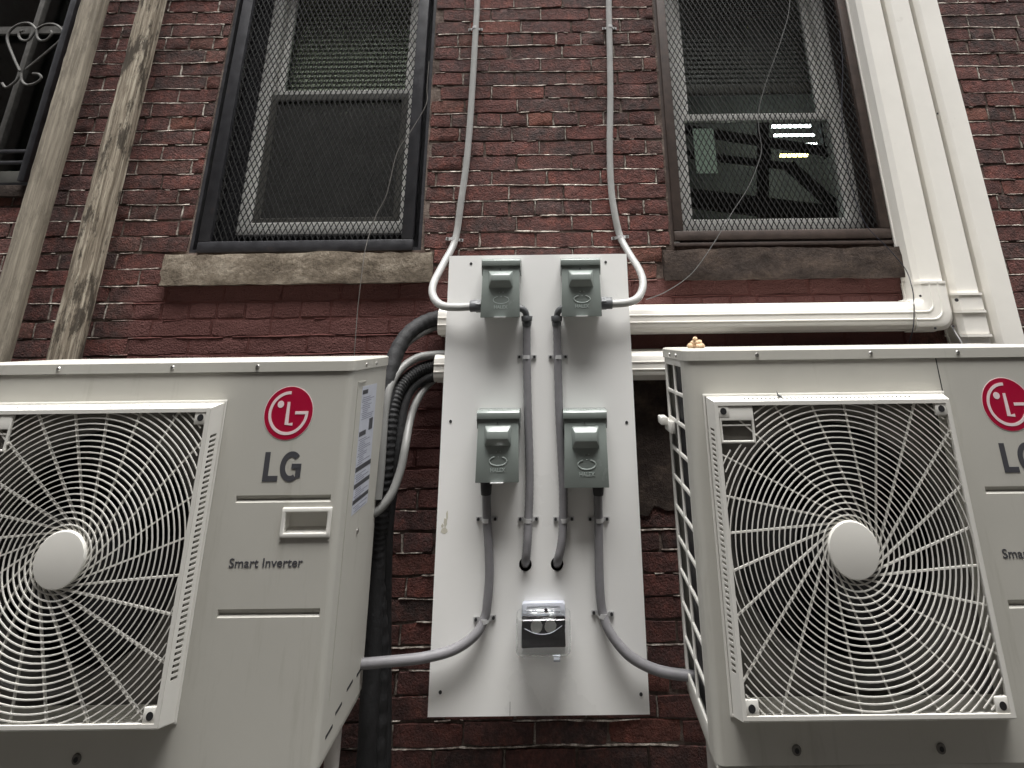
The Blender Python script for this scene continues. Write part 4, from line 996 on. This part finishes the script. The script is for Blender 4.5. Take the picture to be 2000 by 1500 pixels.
    if warn:
        wl_ = MB().box(X1, X1+.0006, YF+.095, YF+.235, zt-.355, zt-.045).build('warning_label', 'labelwhite', t)
        for y0, y1, za, zb, mt in ((.10, .15, .055, .066, 'charcoal'), (.185, .22, .135, .165, 'charcoal'), (.10, .16, .160, .172, 'charcoal'), (.096, .234, .245, .257, 'charcoal'), (.096, .234, .285, .296, 'charcoal'), (.096, .234, .322, .332, 'charcoal')):
            MB().box(X1+.0004, X1+.0009, YF+y0, YF+y1, zt-zb, zt-za).build('label_block', mt, wl_)
        rn = random.Random(9)
        for zc in [x/1000 for x in range(74, 352, 5)]:
            if any(a <= zc <= b for a, b in ((.133, .176), (.243, .259), (.283, .298), (.320, .334))): continue
            y0 = .10+rn.uniform(0, .02); MB().box(X1+.0004, X1+.0008, YF+y0, YF+.15+rn.uniform(0, .075), zt-zc-.0022, zt-zc).build('label_line', 'labelgrey', wl_)
    # --- stand
    stn = thing('unit_stand', 'pale steel stand whose leg shows under the '+('labelled air conditioner near the timber posts' if warn else 'air conditioner with the windowed side guard'), 'stand', (X0+W/2, YF+D/2, 0), 'steel stands under the air conditioners')
    for xx in (X0+.055, X1-.055):
        for yy in (YF+.03, YB-.03): MB().tube([(xx, yy, 0.0), (xx, yy, ZB-.05), (xx, yy, ZB-.0165)], .019, 12, 2).build('leg', 'standwhite', stn)
        MB().box(xx-.018, xx+.018, YF+.055, YB-.055, ZB-.05, ZB-.0155).build('rail', 'standwhite', stn, bevel=.003)
    return t
aircon('cream outdoor air conditioner with warning label on its side, near the timber posts', -1.578, 1.032, .607, -.56, .394, 1.032-.158, ((115, 718), (337, 718), (503, 717)), warn=True)
aircon('cream outdoor air conditioner with windowed side guard, below the white ducts', .337, 1.0, .607, -.56, .355, .829, ((1478, 690), (1700, 687), (1870, 686)), seam=1.006, H=.859)

# small things on the unit below the ducts
cp = thing('side_clip', 'white plastic clip sticking out of the windowed side guard', 'clip', P(1306, 825, -.25))
c0 = Vector((.337, -.27, P(1306, 826, -.3).z))
MB().box(c0.x-.014, c0.x+.001, c0.y-.07, c0.y+.03, c0.z-.024, c0.z+.008).build('clip_body', 'ac_plastic', cp, bevel=.003, seg=2)
MB().box(c0.x-.034, c0.x-.012, c0.y-.03, c0.y+.03, c0.z-.006, c0.z+.016).build('hook', 'ac_plastic', cp, bevel=.0035, seg=2)
m = MB(); rn = random.Random(3); cc = P(1361, 676, -.44); top = .607+.859
def lump(mb, c_, r, rn):
    vs = []; fs = []; n, k = 7, 4
    for j in range(k+1):
        ph = PI*j/k
        for i in range(n):
            q = r*rn.uniform(.7, 1.2); vs.append((c_[0]+q*math.sin(ph)*math.cos(2*PI*i/n), c_[1]+q*math.sin(ph)*math.sin(2*PI*i/n), c_[2]+q*.85*math.cos(ph)))
    for j in range(k):
        for i in range(n): fs.append((j*n+i, j*n+(i+1) % n, (j+1)*n+(i+1) % n, (j+1)*n+i))
    mb.add(vs, fs)
for i in range(16):
    lay = 0 if i < 9 else (1 if i < 14 else 2); sp = (.020, .012, .004)[lay]
    lump(m, (cc.x+rn.uniform(-sp, sp), -.42+rn.uniform(-.014, .014), top+.006+lay*.0095), rn.uniform(.0065, .0095), rn)
tag(m.build('crumb_heap', 'crumb', angle=80), 'small heap of tan crumbs on top of the unit below the ducts', 'crumbs')
fz_ = .607+.740; fp = P(1526, 776, -.58)
m = MB(); m.add([(fp.x-.009, -.578, fz_+.001), (fp.x+.006, -.576, fz_+.001), (fp.x-.006, -.582, fz_+.006), (fp.x-.011, -.580, fz_+.016), (fp.x-.005, -.574, fz_+.007), (fp.x+.001, -.570, fz_+.001)], [(0, 1, 2), (0, 2, 3), (2, 4, 3), (1, 5, 4, 2), (0, 3, 4, 5)])
tag(m.build('feather', 'feather'), 'small grey feather stuck upright on the fan guard edge', 'feather')

# ------------------------------------------------------------------ line sets and cables from the duct ends
def line(name, label, cat, pts, r, mat, group, rib=None, sub=8):
    o = MB().tube([P(*p) for p in pts], r, 14, sub, rf=rib).build(name, mat, angle=70); return tag(o, label, cat, group)
g = 'pipes and cables leaving the duct ends'
line('insulated_pipe', 'thick black insulated pipe arching out of the upper duct end', 'pipe', [(880, 622, -.05), (855, 622, -.05), (828, 631, -.06), (800, 650, -.09), (777, 683, -.12), (762, 730, -.15), (754, 800, -.17), (746, 900, -.17), (738, 1000, -.16), (728, 1250, -.15), (712, 1560, -.14)], .027, 'foam', g, lambda i: 1+.03*math.sin(i*1.7))
line('cable', 'dim grey cable curving below the uppermost insulated pipe', 'cable', [(880, 643, -.05), (855, 640, -.05), (828, 650, -.07), (800, 668, -.10), (778, 692, -.13), (764, 720, -.16), (752, 800, -.19), (742, 900, -.2)], .0095, 'cable', g)
line('cable', 'grey cable arching out at the top of the lower duct end', 'cable', [(870, 692, -.06), (848, 693, -.06), (815, 699, -.09), (785, 719, -.13), (763, 752, -.17), (752, 800, -.20), (747, 860, -.22), (742, 930, -.23), (737, 975, -.235)], .0135, 'cablelight', g)
line('insulated_pipe', 'black wrapped pipe with rippled tape leaving the lower duct end', 'pipe', [(870, 714, -.05), (846, 714, -.05), (815, 725, -.08), (788, 748, -.12), (770, 785, -.16), (760, 850, -.18), (752, 940, -.18), (744, 1020, -.17), (736, 1100, -.16), (745, 1300, -.12), (735, 1560, -.11)], .021, 'foam', g, lambda i: 1+.07*(1 if i % 4 < 2 else -.8), 26)
line('insulated_pipe', 'smooth black pipe leaving the bottom of the lower duct end', 'pipe', [(870, 735, -.05), (846, 735, -.05), (820, 744, -.07), (798, 765, -.10), (784, 805, -.13), (776, 870, -.15), (766, 950, -.15), (756, 1040, -.14), (752, 1200, -.10), (752, 1400, -.09), (750, 1560, -.09)], .019, 'foam', g)
line('cable', 'pale cable swinging down into the labelled unit', 'cable', [(846, 742, -.04), (828, 760, -.06), (813, 785, -.09), (801, 820, -.12), (792, 870, -.17), (783, 915, -.19), (768, 958, -.21), (750, 985, -.225), (728, 1003, -.235), (700, 1012, -.24)], .013, 'cablelight', g)

# ------------------------------------------------------------------ loose wires
def wire(label, pts, r, mat): return tag(MB().tube([P(*p) for p in pts], r, 6, 6).build('loose_wire', mat), label, 'wire', 'loose thin wires')
wire('thin pale wire hanging across the mesh screen of the papered window', [(1546, -60, -.03), (1541, 20, -.03), (1528, 70, -.03), (1511, 120, -.03), (1495, 165, -.03), (1482, 215, -.03), (1482, 250, -.03), (1487, 285, -.03), (1484, 310, -.03), (1462, 365, -.03), (1430, 415, -.03), (1392, 478, -.04), (1350, 535, -.04), (1300, 570, -.03), (1262, 585, -.02)], .0014, 'cable')
wire('dark wire from the rusty screen down to a loop round the duct elbow', [(1640, 60, -.02), (1646, 130, -.02), (1644, 210, -.02), (1650, 300, -.03), (1668, 380, -.03), (1692, 440, -.04), (1735, 485, -.05), (1768, 525, -.06), (1781, 560, -.09), (1785, 590, -.102), (1785, 625, -.102), (1782, 648, -.10), (1776, 668, -.08)], .0018, 'wireblack')
wire('thin dark wire dropping past the buff sill to the labelled unit', [(838, 120, -.02), (834, 170, -.02), (832, 205, -.02), (800, 260, -.025), (775, 300, -.025), (755, 380, -.03), (735, 420, -.03), (715, 480, -.05), (706, 540, -.06), (699, 600, -.05), (695, 650, -.05), (690, 720, -.05)], .0016, 'wire')
wire('pale stub of cord dangling below the duct elbow', [(1858, 636, -.09), (1866, 650, -.10), (1880, 675, -.12), (1890, 720, -.13)], .0035, 'cablelight')
